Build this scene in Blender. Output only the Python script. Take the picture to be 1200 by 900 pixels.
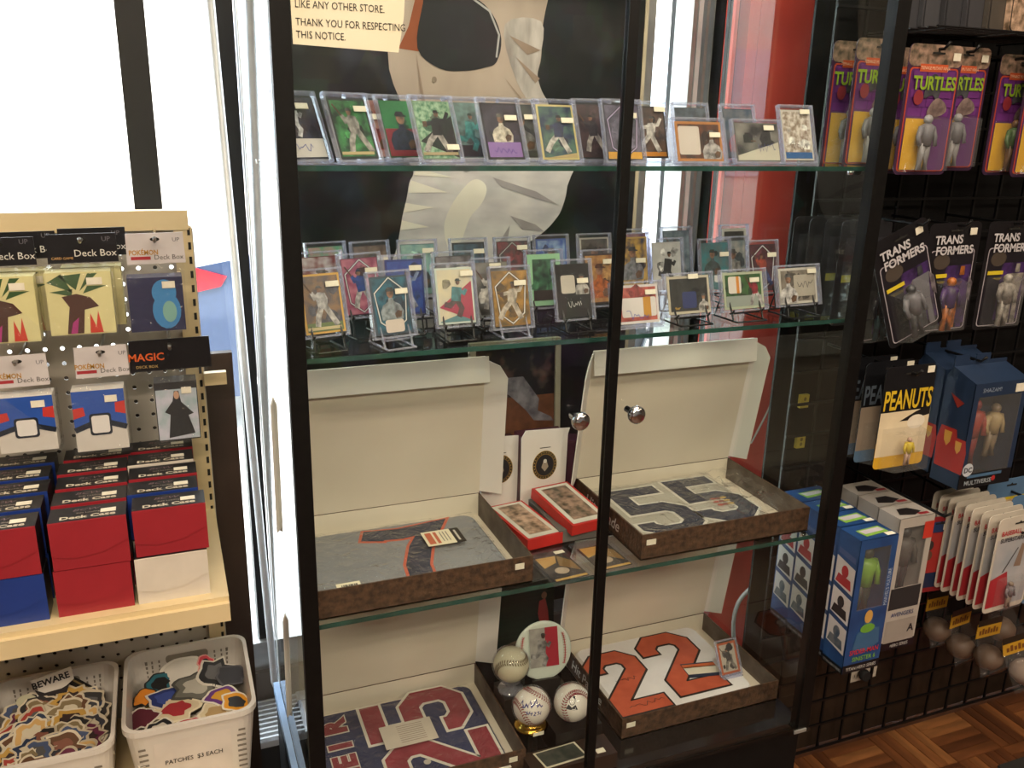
import bpy, math, random
from mathutils import Vector, Matrix, Euler
for o in list(bpy.data.objects): bpy.data.objects.remove(o)
S = bpy.context.scene
COL = S.collection
rnd = random.Random(7)

# ------------------------------------------------------------ camera
cd = bpy.data.cameras.new('camera'); cam = bpy.data.objects.new('camera', cd); COL.objects.link(cam)
cd.sensor_fit = 'HORIZONTAL'; cd.sensor_width = 36.0; cd.lens = 36*1025.18/1200; cd.clip_start = .02
yaw, pitch, roll = 0.38233, -0.29486, 0.02303
fw = Vector((math.sin(yaw)*math.cos(pitch), math.cos(yaw)*math.cos(pitch), math.sin(pitch)))
r0 = Vector((math.cos(yaw), -math.sin(yaw), 0)); u0 = r0.cross(fw)
rt = math.cos(roll)*r0+math.sin(roll)*u0; up = -math.sin(roll)*r0+math.cos(roll)*u0
M = Matrix((rt, up, -fw)).transposed().to_4x4(); M.translation = (-0.15745, -1.21977, 1.62)
cam.matrix_world = M; S.camera = cam

# ------------------------------------------------------------ world, lights, exposure
W = bpy.data.worlds.new('World'); S.world = W; W.use_nodes = True
nt = W.node_tree; nt.nodes.clear()
bg = nt.nodes.new('ShaderNodeBackground'); wo = nt.nodes.new('ShaderNodeOutputWorld')
bg.inputs[0].default_value = (.86, .93, 1, 1); bg.inputs[1].default_value = 9.0
nt.links.new(bg.outputs[0], wo.inputs[0])
sd = bpy.data.lights.new('sun', 'SUN'); so = bpy.data.objects.new('sun', sd); COL.objects.link(so)
sd.energy = 9; sd.angle = .01; sd.color = (1, .95, .88); so.rotation_euler = Euler((math.radians(28), 0, math.radians(25)))
def area(name, loc, sx, sy, power, col=(1, .83, .63), rot=(0, 0, 0)):
    l = bpy.data.lights.new(name, 'AREA'); l.shape = 'RECTANGLE'; l.size = sx; l.size_y = sy; l.energy = power; l.color = col
    o = bpy.data.objects.new(name, l); COL.objects.link(o); o.location = loc; o.rotation_euler = rot; return o
area('ceiling_and_fill_light', (.35, -.95, 2.8), 1.3, .3, 26)
area('ceiling_and_fill_light', (-.7, -2.3, 2.8), 1.3, .3, 75)
area('ceiling_and_fill_light', (1.6, -2.5, 2.8), 1.3, .3, 55)
area('ceiling_and_fill_light', (.75, -.15, 2.8), 1.3, .3, 16)  # added fill light, no lamp known here; brightens the red pillar
area('ceiling_and_fill_light', (2.8, -.9, 2.8), 1.3, .3, 9)
S.view_settings.view_transform = 'Standard'; S.view_settings.look = 'None'
S.view_settings.exposure = 0.0; S.view_settings.gamma = 1.0; S.view_settings.use_curve_mapping = False
try:
    S.cycles.transparent_max_bounces = 40
except Exception: pass

# ------------------------------------------------------------ materials
def lin(h):
    if isinstance(h, str):
        h = h.lstrip('#'); c = [int(h[i:i+2], 16)/255 for i in (0, 2, 4)]
    else: c = list(h)
    return tuple(x/12.92 if x <= .04045 else ((x+.055)/1.055)**2.4 for x in c)+(1,)
MATS = {}
def mat(name, col, rough=.5, metal=0, col2=None, scale=20, bump=0, bscale=60, spec=.5, detail=4, stretch=None, coat=0):
    if name in MATS: return name
    m = bpy.data.materials.new(name); m.use_nodes = True; MATS[name] = m
    n = m.node_tree; b = n.nodes['Principled BSDF']
    b.inputs['Roughness'].default_value = rough; b.inputs['Metallic'].default_value = metal
    b.inputs['Specular IOR Level'].default_value = spec
    if coat: b.inputs['Coat Weight'].default_value = coat; b.inputs['Coat Roughness'].default_value = .08
    tc = n.nodes.new('ShaderNodeTexCoord'); mp = n.nodes.new('ShaderNodeMapping')
    n.links.new(tc.outputs['Object'], mp.inputs[0])
    if stretch: mp.inputs['Scale'].default_value = stretch
    nz = n.nodes.new('ShaderNodeTexNoise'); nz.inputs['Scale'].default_value = scale; nz.inputs['Detail'].default_value = detail
    n.links.new(mp.outputs[0], nz.inputs['Vector'])
    rp = n.nodes.new('ShaderNodeValToRGB'); c = lin(col)
    c2 = lin(col2) if col2 else tuple(x*.9 for x in c[:3])+(1,)
    rp.color_ramp.elements[0].position = .35; rp.color_ramp.elements[1].position = .65
    rp.color_ramp.elements[0].color = c2; rp.color_ramp.elements[1].color = c
    n.links.new(nz.outputs[0], rp.inputs[0]); n.links.new(rp.outputs[0], b.inputs['Base Color'])
    if bump:
        nb = n.nodes.new('ShaderNodeTexNoise'); nb.inputs['Scale'].default_value = bscale; nb.inputs['Detail'].default_value = 3
        n.links.new(mp.outputs[0], nb.inputs['Vector'])
        bp = n.nodes.new('ShaderNodeBump'); bp.inputs['Strength'].default_value = bump; bp.inputs['Distance'].default_value = .004
        n.links.new(nb.outputs[0], bp.inputs['Height']); n.links.new(bp.outputs[0], b.inputs['Normal'])
    return name
def clear(name, tint=(1, 1, 1), rough=.03, ior=1.45, bump=0, bscale=40, body=0, bodycol=(1, 1, 1)):
    m = bpy.data.materials.new(name); m.use_nodes = True; MATS[name] = m
    n = m.node_tree; n.nodes.clear()
    out = n.nodes.new('ShaderNodeOutputMaterial'); mx = n.nodes.new('ShaderNodeMixShader')
    tr = n.nodes.new('ShaderNodeBsdfTransparent'); tr.inputs[0].default_value = (*tint, 1)
    gl = n.nodes.new('ShaderNodeBsdfGlossy'); gl.inputs['Roughness'].default_value = rough
    fr = n.nodes.new('ShaderNodeFresnel'); fr.inputs[0].default_value = ior
    gm = n.nodes.new('ShaderNodeNewGeometry')
    ml = n.nodes.new('ShaderNodeMath'); ml.operation = 'SUBTRACT'; ml.inputs[0].default_value = 1
    n.links.new(gm.outputs['Backfacing'], ml.inputs[1])
    m2 = n.nodes.new('ShaderNodeMath'); m2.operation = 'MULTIPLY'
    n.links.new(fr.outputs[0], m2.inputs[0]); n.links.new(ml.outputs[0], m2.inputs[1])
    n.links.new(m2.outputs[0], mx.inputs[0]); n.links.new(gl.outputs[0], mx.inputs[2])
    if body:
        df = n.nodes.new('ShaderNodeBsdfDiffuse'); df.inputs[0].default_value = (*bodycol, 1)
        mb = n.nodes.new('ShaderNodeMixShader'); mb.inputs[0].default_value = body
        n.links.new(tr.outputs[0], mb.inputs[1]); n.links.new(df.outputs[0], mb.inputs[2]); n.links.new(mb.outputs[0], mx.inputs[1])
    else: n.links.new(tr.outputs[0], mx.inputs[1])
    if bump:
        tc = n.nodes.new('ShaderNodeTexCoord'); nb = n.nodes.new('ShaderNodeTexNoise'); nb.inputs['Scale'].default_value = bscale
        nb.inputs['Detail'].default_value = 2; nb.inputs['Distortion'].default_value = 1.5
        n.links.new(tc.outputs['Object'], nb.inputs['Vector'])
        bp = n.nodes.new('ShaderNodeBump'); bp.inputs['Strength'].default_value = bump; bp.inputs['Distance'].default_value = .01
        n.links.new(nb.outputs[0], bp.inputs['Height']); n.links.new(bp.outputs[0], gl.inputs['Normal']); n.links.new(bp.outputs[0], fr.inputs['Normal'])
    n.links.new(mx.outputs[0], out.inputs[0]); return name
def K(h, rough=.45, **kw):      # plain ink / card colour by hex
    return mat('ink_'+h, h, rough, **kw)
clear('door_glass', (.97, .985, .98), .0, 1.42)
clear('shelf_glass', (.95, .985, .97), .01, 1.5)
clear('side_glass', (.95, .98, .97), .01, 1.5)
clear('window_glass', (.97, .99, .99), .01, 1.4)
clear('clear_plastic', (.97, .97, .985), .06, 1.5, body=.03, bodycol=(.75, .78, .9))
clear('holder_edge', (.86, .87, .93), .06, 1.7, body=.22, bodycol=(.78, .8, .92))
clear('bag_film', (.985, .985, .985), .10, 1.38, bump=.9, bscale=26, body=.02)
clear('blister_plastic', (.96, .96, .96), .05, 1.55, bump=.25, bscale=18, body=.03)
mat('edge_green', '335850', .12, col2='24423b', spec=.8)
mat('black_metal', '0e0d0c', .45, col2='090808', scale=80, spec=.25)
mat('black_board', '0c0c0d', .6, col2='070708', spec=.25)
mat('chrome', 'd8d8dc', .08, 1, col2='c8c8cc')
mat('steel', 'b8b4ac', .3, 1)
mat('gold', 'd8b050', .18, 1, col2='b8903a')
mat('aluminium', 'b9bab8', .38, .6, col2='a9aaa8')
mat('tube_white', 'dfe3e6', .4, .2)
mat('cream_metal', 'd8c49a', .42, col2='d0bb90', scale=8)
mat('peg_board', 'b9b2a6', .55, col2='aea79b', scale=9)
mat('hole_dark', '1b1916', .8)
mat('brown_board', '3f3027', .6, col2='31251e', scale=14, stretch=(1, 1, .2))
mat('white_plastic', 'd8d2ca', .38, col2='d2ccc4', scale=6)
mat('paper_cream', 'eae2c8', .75, col2='e6ddc0', scale=10)
mat('ink_dark', '2a2622', .7)
mat('sticker', 'ece6d4', .6, col2='e4ddc8', scale=120)
mat('box_brown', '5e4431', .62, col2='3a291d', scale=85, bump=.6, bscale=130, detail=10)
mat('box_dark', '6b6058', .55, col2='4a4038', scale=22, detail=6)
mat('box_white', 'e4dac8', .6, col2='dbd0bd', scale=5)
mat('card_white', 'efe9e2', .6, col2='e6dfd8', scale=5)
mat('red_wood', 'ee5a4c', .45, col2='e45245', scale=6, stretch=(3, 3, .3))
mat('wall_paint', '6f675e', .8, col2='655d55', scale=4)
mat('ceiling_paint', 'b9b2a6', .85)
mat('concrete', 'c9c7c2', .85, col2='b5b3ae', scale=3)
mat('floor_wood', '5f3a24', .45, col2='472a1a', scale=10)
mat('window_black', '16140f', .5, col2='0f0e0b')
mat('vent_white', 'c9ccd0', .5)
mat('vent_dark', '2e2f30', .7)
mat('wire_black', '121214', .38, .2)
mat('cable_white', 'd6d2cc', .5)
mat('jersey_grey', '85878b', .8, col2='7c7e82', scale=14, bump=.4, bscale=22)
mat('jersey_bone', 'b4b0a4', .8, col2='aaa699', scale=14, bump=.4, bscale=22)
mat('jersey_navy', '262e58', .8, col2='1d2449', scale=14, bump=.4, bscale=22)
mat('jersey_white', 'e6e3e2', .8, col2='dcd8d8', scale=14, bump=.4, bscale=22)

# ------------------------------------------------------------ mesh builder
class MB:
    def __init__(s): s.v = []; s.f = []; s.m = []; s.names = []; s.sm = []
    def mi(s, n):
        if n not in s.names: s.names.append(n)
        return s.names.index(n)
    def poly(s, pts, m, smooth=False):
        k = len(s.v); s.v += [tuple(p) for p in pts]; s.f.append(list(range(k, k+len(pts)))); s.m.append(s.mi(m)); s.sm.append(smooth); return s
    def fp(s, pts, y, m):          # flat print facing -y, (x,z) points counter-clockwise
        a = sum(pts[i-1][0]*pts[i][1]-pts[i][0]*pts[i-1][1] for i in range(len(pts)))
        if a < 0: pts = pts[::-1]
        return s.poly([(p[0], y, p[1]) for p in pts], m)
    def tp(s, pts, z, m):          # flat print facing +z, (x,y) points
        a = sum(pts[i-1][0]*pts[i][1]-pts[i][0]*pts[i-1][1] for i in range(len(pts)))
        if a < 0: pts = pts[::-1]
        return s.poly([(p[0], p[1], z) for p in pts], m)
    def box(s, a, b, m, faces=None):   # faces: dict of side -> material ('-x','+x','-y','+y','-z','+z')
        (x0, y0, z0), (x1, y1, z1) = a, b; fs = faces or {}
        Q = {'-z': ((x0,y0,z0),(x0,y1,z0),(x1,y1,z0),(x1,y0,z0)), '+z': ((x0,y0,z1),(x1,y0,z1),(x1,y1,z1),(x0,y1,z1)),
             '-y': ((x0,y0,z0),(x1,y0,z0),(x1,y0,z1),(x0,y0,z1)), '+y': ((x0,y1,z0),(x0,y1,z1),(x1,y1,z1),(x1,y1,z0)),
             '-x': ((x0,y0,z0),(x0,y0,z1),(x0,y1,z1),(x0,y1,z0)), '+x': ((x1,y0,z0),(x1,y1,z0),(x1,y1,z1),(x1,y0,z1))}
        for k, q in Q.items():
            mm = fs.get(k, m)
            if mm: s.poly(q, mm)
        return s
    def tube(s, path, r, m, n=6, caps=True):
        P = [Vector(p) for p in path]; rings = []
        rr = r if isinstance(r, (list, tuple)) else [r]*len(P)
        up = Vector((0, 0, 1))
        for i, p in enumerate(P):
            d = (P[min(i+1, len(P)-1)]-P[max(i-1, 0)]).normalized()
            a = d.cross(up)
            if a.length < .05: a = d.cross(Vector((0, 1, 0)))
            a.normalize(); b = d.cross(a)
            k = len(s.v)
            s.v += [tuple(p+a*math.cos(t*2*math.pi/n)*rr[i]+b*math.sin(t*2*math.pi/n)*rr[i]) for t in range(n)]; rings.append(k)
        mi = s.mi(m)
        for i in range(len(P)-1):
            for t in range(n):
                u = (t+1) % n
                s.f.append([rings[i]+t, rings[i]+u, rings[i+1]+u, rings[i+1]+t]); s.m.append(mi); s.sm.append(n > 5)
        if caps:
            s.f.append([rings[0]+t for t in range(n)][::-1]); s.m.append(mi); s.sm.append(False)
            s.f.append([rings[-1]+t for t in range(n)]); s.m.append(mi); s.sm.append(False)
        return s
    def lathe(s, prof, m, n=20, c=(0, 0, 0), axis='z', smooth=True):
        mi = s.mi(m); rings = []
        for r, h in prof:
            k = len(s.v)
            for t in range(n):
                a = 2*math.pi*t/n; x, y = r*math.cos(a), r*math.sin(a)
                q = (x, y, h) if axis == 'z' else ((x, -h, y) if axis == 'y' else (h, x, y))
                s.v.append((q[0]+c[0], q[1]+c[1], q[2]+c[2]))
            rings.append(k)
        for i in range(len(rings)-1):
            for t in range(n):
                u = (t+1) % n
                s.f.append([rings[i]+t, rings[i]+u, rings[i+1]+u, rings[i+1]+t]); s.m.append(mi); s.sm.append(smooth)
        s.f.append([rings[0]+t for t in range(n)][::-1]); s.m.append(mi); s.sm.append(False)
        s.f.append([rings[-1]+t for t in range(n)]); s.m.append(mi); s.sm.append(False)
        return s
    def ball(s, c, r, m, n=20, k=12, sc=(1, 1, 1)):
        mi = s.mi(m); rings = []
        for i in range(1, k):
            th = math.pi*i/k; b = len(s.v)
            for t in range(n):
                a = 2*math.pi*t/n
                s.v.append((c[0]+r*sc[0]*math.sin(th)*math.cos(a), c[1]+r*sc[1]*math.sin(th)*math.sin(a), c[2]-r*sc[2]*math.cos(th)))
            rings.append(b)
        for i in range(len(rings)-1):
            for t in range(n):
                u = (t+1) % n; s.f.append([rings[i]+t, rings[i]+u, rings[i+1]+u, rings[i+1]+t]); s.m.append(mi); s.sm.append(True)
        b = len(s.v); s.v += [(c[0], c[1], c[2]-r*sc[2]), (c[0], c[1], c[2]+r*sc[2])]
        for t in range(n):
            u = (t+1) % n
            s.f.append([b, rings[0]+u, rings[0]+t]); s.m.append(mi); s.sm.append(True)
            s.f.append([b+1, rings[-1]+t, rings[-1]+u]); s.m.append(mi); s.sm.append(True)
        return s
    def prism(s, pts, y0, y1, m, mside=None):   # (x,z) outline extruded y0 (front) .. y1
        a = sum(pts[i-1][0]*pts[i][1]-pts[i][0]*pts[i-1][1] for i in range(len(pts)))
        if a < 0: pts = pts[::-1]
        s.poly([(p[0], y0, p[1]) for p in pts], m); s.poly([(p[0], y1, p[1]) for p in pts[::-1]], m)
        for i in range(len(pts)):
            p, q = pts[i-1], pts[i]
            s.poly([(p[0], y0, p[1]), (p[0], y1, p[1]), (q[0], y1, q[1]), (q[0], y0, q[1])], mside or m)
        return s
    def slab(s, pts, z0, z1, m, mside=None):    # (x,y) outline extruded in z
        a = sum(pts[i-1][0]*pts[i][1]-pts[i][0]*pts[i-1][1] for i in range(len(pts)))
        if a < 0: pts = pts[::-1]
        s.poly([(p[0], p[1], z1) for p in pts], m); s.poly([(p[0], p[1], z0) for p in pts[::-1]], m)
        for i in range(len(pts)):
            p, q = pts[i-1], pts[i]
            s.poly([(p[0], p[1], z0), (q[0], q[1], z0), (q[0], q[1], z1), (p[0], p[1], z1)], mside or m)
        return s
    def mesh(s, name):
        me = bpy.data.meshes.new(name); me.from_pydata(s.v, [], s.f)
        for n in s.names: me.materials.append(MATS[n])
        me.polygons.foreach_set('material_index', s.m); me.polygons.foreach_set('use_smooth', s.sm); me.update(); return me
    def build(s, name, parent=None, loc=None, rot=None): return put(name, s.mesh(name), parent, loc, rot)
def put(name, me, parent=None, loc=None, rot=None):
    o = bpy.data.objects.new(name, me); COL.objects.link(o)
    if parent: o.parent = parent
    if loc: o.location = loc
    if rot: o.rotation_euler = rot
    return o
def thing(name, label, cat, loc=(0, 0, 0), rot=(0, 0, 0), group=None):
    o = bpy.data.objects.new(name, None); COL.objects.link(o); o.empty_display_size = .05
    o.location = loc; o.rotation_euler = rot
    return tag(o, label, cat, group)
def tag(o, label, cat, group=None):
    o['label'] = label; o['category'] = cat
    if group: o['group'] = group
    return o
def struct(o, label=None):
    o['kind'] = 'structure'
    if label: o['label'] = label
    return o
TEXTS = []
def text(s, size, m, parent, loc, rot=(math.pi/2, 0, 0), name='lettering', sx=1, bold=0, shear=0, align='CENTER', label=None):
    TEXTS.append((s, size, m, parent, loc, rot, name, sx, bold, shear, align, label))
def rrect(x0, z0, x1, z1, r, n=4):
    P = []
    for cx, cz, a in ((x1-r, z0+r, -90), (x1-r, z1-r, 0), (x0+r, z1-r, 90), (x0+r, z0+r, 180)):
        for i in range(n+1):
            t = math.radians(a+90*i/n); P.append((cx+r*math.cos(t), cz+r*math.sin(t)))
    return P
def rect(x0, z0, x1, z1): return [(x0, z0), (x1, z0), (x1, z1), (x0, z1)]
def ell(cx, cz, rx, rz, n=18): return [(cx+rx*math.cos(2*math.pi*i/n), cz+rz*math.sin(2*math.pi*i/n)) for i in range(n)]
def stroke(path, w):      # mitred strip polygons (quads) along an open path
    out = []; P = [Vector(p) for p in path]; L = []; Rr = []
    for i, p in enumerate(P):
        if i == 0: d = (P[1]-P[0]).normalized(); nn = Vector((-d.y, d.x)); k = 1
        elif i == len(P)-1: d = (P[-1]-P[-2]).normalized(); nn = Vector((-d.y, d.x)); k = 1
        else:
            a = (P[i]-P[i-1]).normalized(); b = (P[i+1]-P[i]).normalized()
            na = Vector((-a.y, a.x)); nb = Vector((-b.y, b.x)); nn = (na+nb)
            nn = nn.normalized() if nn.length > 1e-4 else na; k = 1/max(.45, nn.dot(na))
        L.append(p+nn*w/2*k); Rr.append(p-nn*w/2*k)
    for i in range(len(P)-1): out.append([tuple(Rr[i]), tuple(Rr[i+1]), tuple(L[i+1]), tuple(L[i])])
    return out
def ext(path, e):         # lengthen the two ends
    P = [Vector(p) for p in path]
    P[0] = P[0]+(P[0]-P[1]).normalized()*e; P[-1] = P[-1]+(P[-1]-P[-2]).normalized()*e
    return [tuple(p) for p in P]
NUM = {'2': [(.10, .68), (.10, .80), (.2, .90), (.42, .90), (.52, .80), (.52, .64), (.12, .24), (.12, .10), (.58, .10)],
       '5': [(.55, .90), (.12, .90), (.12, .54), (.42, .54), (.53, .44), (.53, .2), (.42, .10), (.2, .10), (.08, .2), (.08, .28)],
       '7': [(.05, .80), (.08, .89), (.30, .86), (.58, .90), (.40, .58), (.30, .30), (.27, .0)]}
def numeral(ch, x, y, h, th, ow):  # returns (outline polys, fill polys) in plan
    path = [(x+p[0]*h, y+p[1]*h) for p in NUM[ch]]
    return stroke(ext(path, ow), th+2*ow), stroke(path, th)
def tf(polys, fn): return [[fn(p) for p in q] for q in polys]

# ------------------------------------------------------------ structure
b = MB().box((-3.1, -4.1, -.05), (4.3, .84, -.004), 'floor_wood'); struct(b.build('floor'))
FL = bpy.data.objects['floor']
woods = ['7a4a2b', '8f5a34', '6a3e24', '9c673d', '5f3821']
for i, h in enumerate(woods): mat('plank_%d' % i, h, .38, col2=tuple(int(h[j:j+2], 16)/255*.78 for j in (0, 2, 4)), scale=30, stretch=(.25, 1, 1), coat=.2)
pl = []
for i in range(5):
    m = MB(); L, w = .158, .0306
    m.box((-L/2, -w/2, -.01), (L/2, w/2, -.0015), 'plank_%d' % i); m.box((-L/2+.0012, -w/2+.0012, -.0016), (L/2-.0012, w/2-.0012, 0), 'plank_%d' % i); pl.append(m.mesh('plank'))
for gx in range(8):
    for gy in range(4):
        for k in range(5):
            cx, cy = 1.06+gx*.16+.08, -.34+gy*.16+.08; off = (k-2)*.0319
            o = put('plank', pl[rnd.choice([0, 0, 1, 2, 3, 4])], FL)
            if (gx+gy) % 2: o.location = (cx, cy+off, 0)
            else: o.location = (cx+off, cy, 0); o.rotation_euler = (0, 0, math.pi/2)
rug = MB(); rug.box((1.78, -1.0, .0005), (3.0, .085, .008), K('2a2826', .9)); rug.box((1.83, -.95, .008), (2.95, .035, .0095), K('7a2630', .95))
tag(rug.build('rug'), 'dark bordered red floor mat at the edge of the wooden floor', 'rug')
struct(MB().box((-3.1, -4.1, 2.9), (4.3, .9, 3.0), 'ceiling_paint').build('ceiling'))
# store wall behind the photographer, with rows of goods as coloured pattern (only ever seen as a faint reflection)
def goods_mat():
    m = bpy.data.materials.new('goods_wall'); m.use_nodes = True; MATS['goods_wall'] = m; n = m.node_tree; b = n.nodes['Principled BSDF']
    tc = n.nodes.new('ShaderNodeTexCoord'); v = n.nodes.new('ShaderNodeTexVoronoi'); v.distance = 'CHEBYCHEV'; v.inputs['Scale'].default_value = 5
    n.links.new(tc.outputs['Object'], v.inputs[0])
    hs = n.nodes.new('ShaderNodeHueSaturation'); hs.inputs['Saturation'].default_value = .7; hs.inputs['Value'].default_value = .8
    n.links.new(v.outputs['Color'], hs.inputs['Color'])
    nz = n.nodes.new('ShaderNodeTexNoise'); nz.inputs['Scale'].default_value = 2.5; n.links.new(tc.outputs['Object'], nz.inputs[0])
    rp = n.nodes.new('ShaderNodeValToRGB'); rp.color_ramp.elements[0].position = .42; rp.color_ramp.elements[1].position = .62; rp.color_ramp.elements[0].color = (.04, .04, .04, 1); n.links.new(nz.outputs[0], rp.inputs[0])
    mx = n.nodes.new('ShaderNodeMixRGB'); mx.blend_type = 'MULTIPLY'; mx.inputs[0].default_value = 1; n.links.new(hs.outputs[0], mx.inputs[1]); n.links.new(rp.outputs[0], mx.inputs[2]); n.links.new(mx.outputs[0], b.inputs['Base Color'])
goods_mat()
struct(MB().box((-3.1, -4.1, 0), (4.3, -4, 2.9), 'goods_wall').build('wall_back'))
struct(MB().box((-3.1, -4, -.01), (-3, .86, 2.95), 'wall_paint').build('wall_left'))
struct(MB().box((4.2, -4, -.01), (4.3, .84, 2.95), 'wall_paint').build('wall_right'))
# window wall: low wall, lintel, pier behind the grid
ww = MB(); ww.box((-3, .72, 0), (1.09, .84, .30), 'wall_paint'); ww.box((-3, .72, 2.5), (1.2, .84, 2.9), 'wall_paint')
struct(ww.build('wall_window'))
struct(MB().box((1.12, .345, 0), (4.2, .352, 2.9), 'black_board').build('wall_grid_backing'))
bb = MB().box((1.125, .328, 0), (4.2, .345, .30), mat('dark_oak', '33261c', .5, col2='261c14', scale=16)); struct(bb.build('baseboard_right'))
win = struct(MB().box((-3, .735, .30), (1.09, .80, .36), 'aluminium').build('window_1'))
MB().box((-3, .72, .355), (1.09, .735, .385), 'aluminium').build('sill_rail', win)
MB().box((-.205, .735, .36), (-.152, .80, 2.5), 'window_black').build('mullion', win)
MB().box((-.022, .735, .36), (.012, .80, 2.5), 'window_black').build('mullion', win)
MB().box((.018, .735, .36), (.03, .79, 2.5), 'aluminium').build('frame_bar', win)
MB().box((.944, .72, .36), (.966, .80, 2.5), 'aluminium').build('frame_bar', win)
for x0, x1, mm in ((1.055, 1.066, 'aluminium'), (1.07, 1.082, 'tube_white'), (1.092, 1.10, 'aluminium'), (1.112, 1.132, 'aluminium')):
    MB().box((x0, .70, .30), (x1, .78, 2.5), mm).build('frame_bar', win)
MB().box((1.132, .69, 0), (1.20, .80, 2.5), mat('dark_maroon', '3c1f1e', .5)).build('door_jamb', win)
for x0, x1 in ((-3, -.205), (-.152, -.022), (.03, .944), (.966, 1.055)):
    MB().box((x0, .764, .36), (x1, .770, 2.5), 'window_glass').build('pane', win)
# red boarded pillar right of the window
pil = struct(MB().box((1.115, .66, 0), (1.62, .9, 2.9), 'black_board').build('wall_pillar'))
for x0, x1 in ((1.156, 1.1845), (1.1865, 1.342), (1.344, 1.50)):
    MB().box((x0, .62, 0), (x1, .66, 2.6), 'red_wood').build('plank', pil)
MB().box((1.118, .622, 0), (1.128, .66, 2.6), 'red_wood').build('plank', pil)
# heater cover under the window with a slotted grille
ht = thing('heater_cover', 'white slotted heater cover below the window left of the glass case', 'heater', (-.12, .56, 0))
MB().box((0, 0, 0), (.5, .155, .21), 'vent_dark').build('body', ht)
MB().box((0, -.004, .21), (.5, .155, .226), 'vent_white', {'+z': None}).build('frame', ht)
MB().box((0, -.004, .21), (.06, .155, .23), 'vent_white').build('end_panel', ht)
for i in range(9): MB().box((.06, .006+i*.017, .212), (.5, .0115+i*.017, .229), 'vent_white').build('slat', ht)
# outdoors
g = MB().box((-30, .84, -.45), (40, 40, -.38), 'concrete'); struct(g.build('ground'))
far = MB().box((-14, 14, -.38), (16, 15, 6), K('d8d2ca', .9, col2='c8beb4', scale=.6)); 
fo = struct(far.build('wall_street'))
for i in range(9):
    MB().box((-10+i*2.6, 13.95, .6), (-8.4+i*2.6, 14.0, 3.0), K('b4bcc4', .3)).build('shop_pane', fo)
car = thing('car', 'dark blue parked car with silver wheel and red tail lamp outside the window', 'car', (-.05, 4.4, -.38))
prof = [(0, .32), (-.06, .72), (.0, 1.08), (.35, 1.14), (.95, 1.38), (1.6, 1.48), (2.7, 1.45), (3.3, 1.0), (4.1, .88), (4.3, .55), (4.3, .28), (.1, .25)]
m = MB(); m.prism(prof, 0, 1.7, K('2c3a55', .25, coat=.5)); m.build('body', car)
MB().prism([(.72, 1.03), (1.05, 1.34), (1.62, 1.42), (2.6, 1.39), (3.05, 1.03)], -.006, .0, K('20262e', .1)).build('side_window', car)
MB().prism([(.0, .93), (.2, .97), (.24, 1.03), (.03, 1.10)], -.02, .3, K('a01822', .2)).build('tail_lamp', car)
for wx in (.58, 3.4):
    wl = MB(); wl.lathe([(.30, -.02), (.32, .0), (.32, .16), (.30, .2)], K('1a1a1c', .8), 28, (wx, .19, .32), 'y'); w_ = wl.build('wheel', car)
    rm = MB(); rm.lathe([(.215, .0), (.22, .02), (.20, .025)], K('30343a', .5), 28, (wx, -.012, .32), 'y')
    for i in range(5):
        a = i*2*math.pi/5+.3; c, s_ = math.cos(a), math.sin(a)
        rm.prism([(wx+c*.03-s_*.035, .32+s_*.03+c*.035), (wx+c*.03+s_*.035, .32+s_*.03-c*.035), (wx+c*.21+s_*.05, .32+s_*.21-c*.05), (wx+c*.21-s_*.05, .32+s_*.21+c*.05)], -.06, -.036, 'aluminium')
    rm.build('rim', w_)

# ------------------------------------------------------------ glass show case
ZS = [1.5482, 1.2738, .8311, .4139]
case = thing('display_case', 'tall black framed glass display case with two doors in front of the window', 'display case', (0, 0, 0))
MB().box((-.012, .012, 0), (1.018, .50, .395), 'black_board').build('base', case)
dk = MB(); dk.box((-.004, .02, .395), (1.012, .495, ZS[3]), mat('deck_gloss', '1c1a19', .1, col2='171514', spec=.8))
MB().box((.0, .004, .398), (1.01, .02, ZS[3]), 'deck_gloss').build('deck_edge', case); dk.build('deck', case)
MB().box((-.016, .03, .395), (-.004, .50, ZS[3]+.006), K('7d97b8', .35, col2='728cae')).build('side_rail', case)  # blue light on the deck edge is put into this rail's colour
MB().box((-.012, .0, .395), (1.018, .004, .399), 'black_metal').build('bottom_rail', case)
MB().box((-.009, -.012, 0), (.016, .006, 2.05), 'black_metal').build('post', case)
MB().box((.990, -.014, .40), (1.018, .010, 2.05), 'black_metal').build('post', case)
MB().box((-.004, .488, ZS[3]), (.0, .5, 2.05), 'tube_white').build('back_edge', case)
MB().box((1.012, .488, ZS[3]), (1.018, .5, 2.05), 'black_metal').build('back_edge', case)
MB().box((-.003, .016, 2.034), (1.015, .488, 2.04), 'side_glass').build('top_pane', case)
for a, b_ in (((-.021, -.016, 2.03), (1.018, .016, 2.06)), ((-.004, .486, 2.03), (1.018, .5, 2.05))): MB().box(a, b_, 'black_metal').build('top_rail', case)
MB().box((-.003, .016, ZS[3]), (.002, .488, 2.03), 'side_glass').build('side_pane', case)
MB().box((1.0125, .014, ZS[3]), (1.0175, .488, 2.03), 'side_glass').build('side_pane', case)
for x0, x1, kx in ((.0165, .497, .440), (.513, .9895, .542)):
    d = MB().box((x0, -.010, .402), (x1, -.005, 2.03), 'door_glass', {'-x': 'black_metal', '+x': 'black_metal'}).build('door', case)
    kn = MB(); kn.lathe([(.006, -.012), (.006, .010), (.013, .012), (.0155, .018), (.015, .024), (.011, .028), (.004, .029)], 'chrome', 20, (kx, -.012, 1.158), 'y'); kn.build('knob', d)
MB().box((.497, -.014, .40), (.513, .0, 2.03), 'black_metal').build('door_stile', case)
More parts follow.
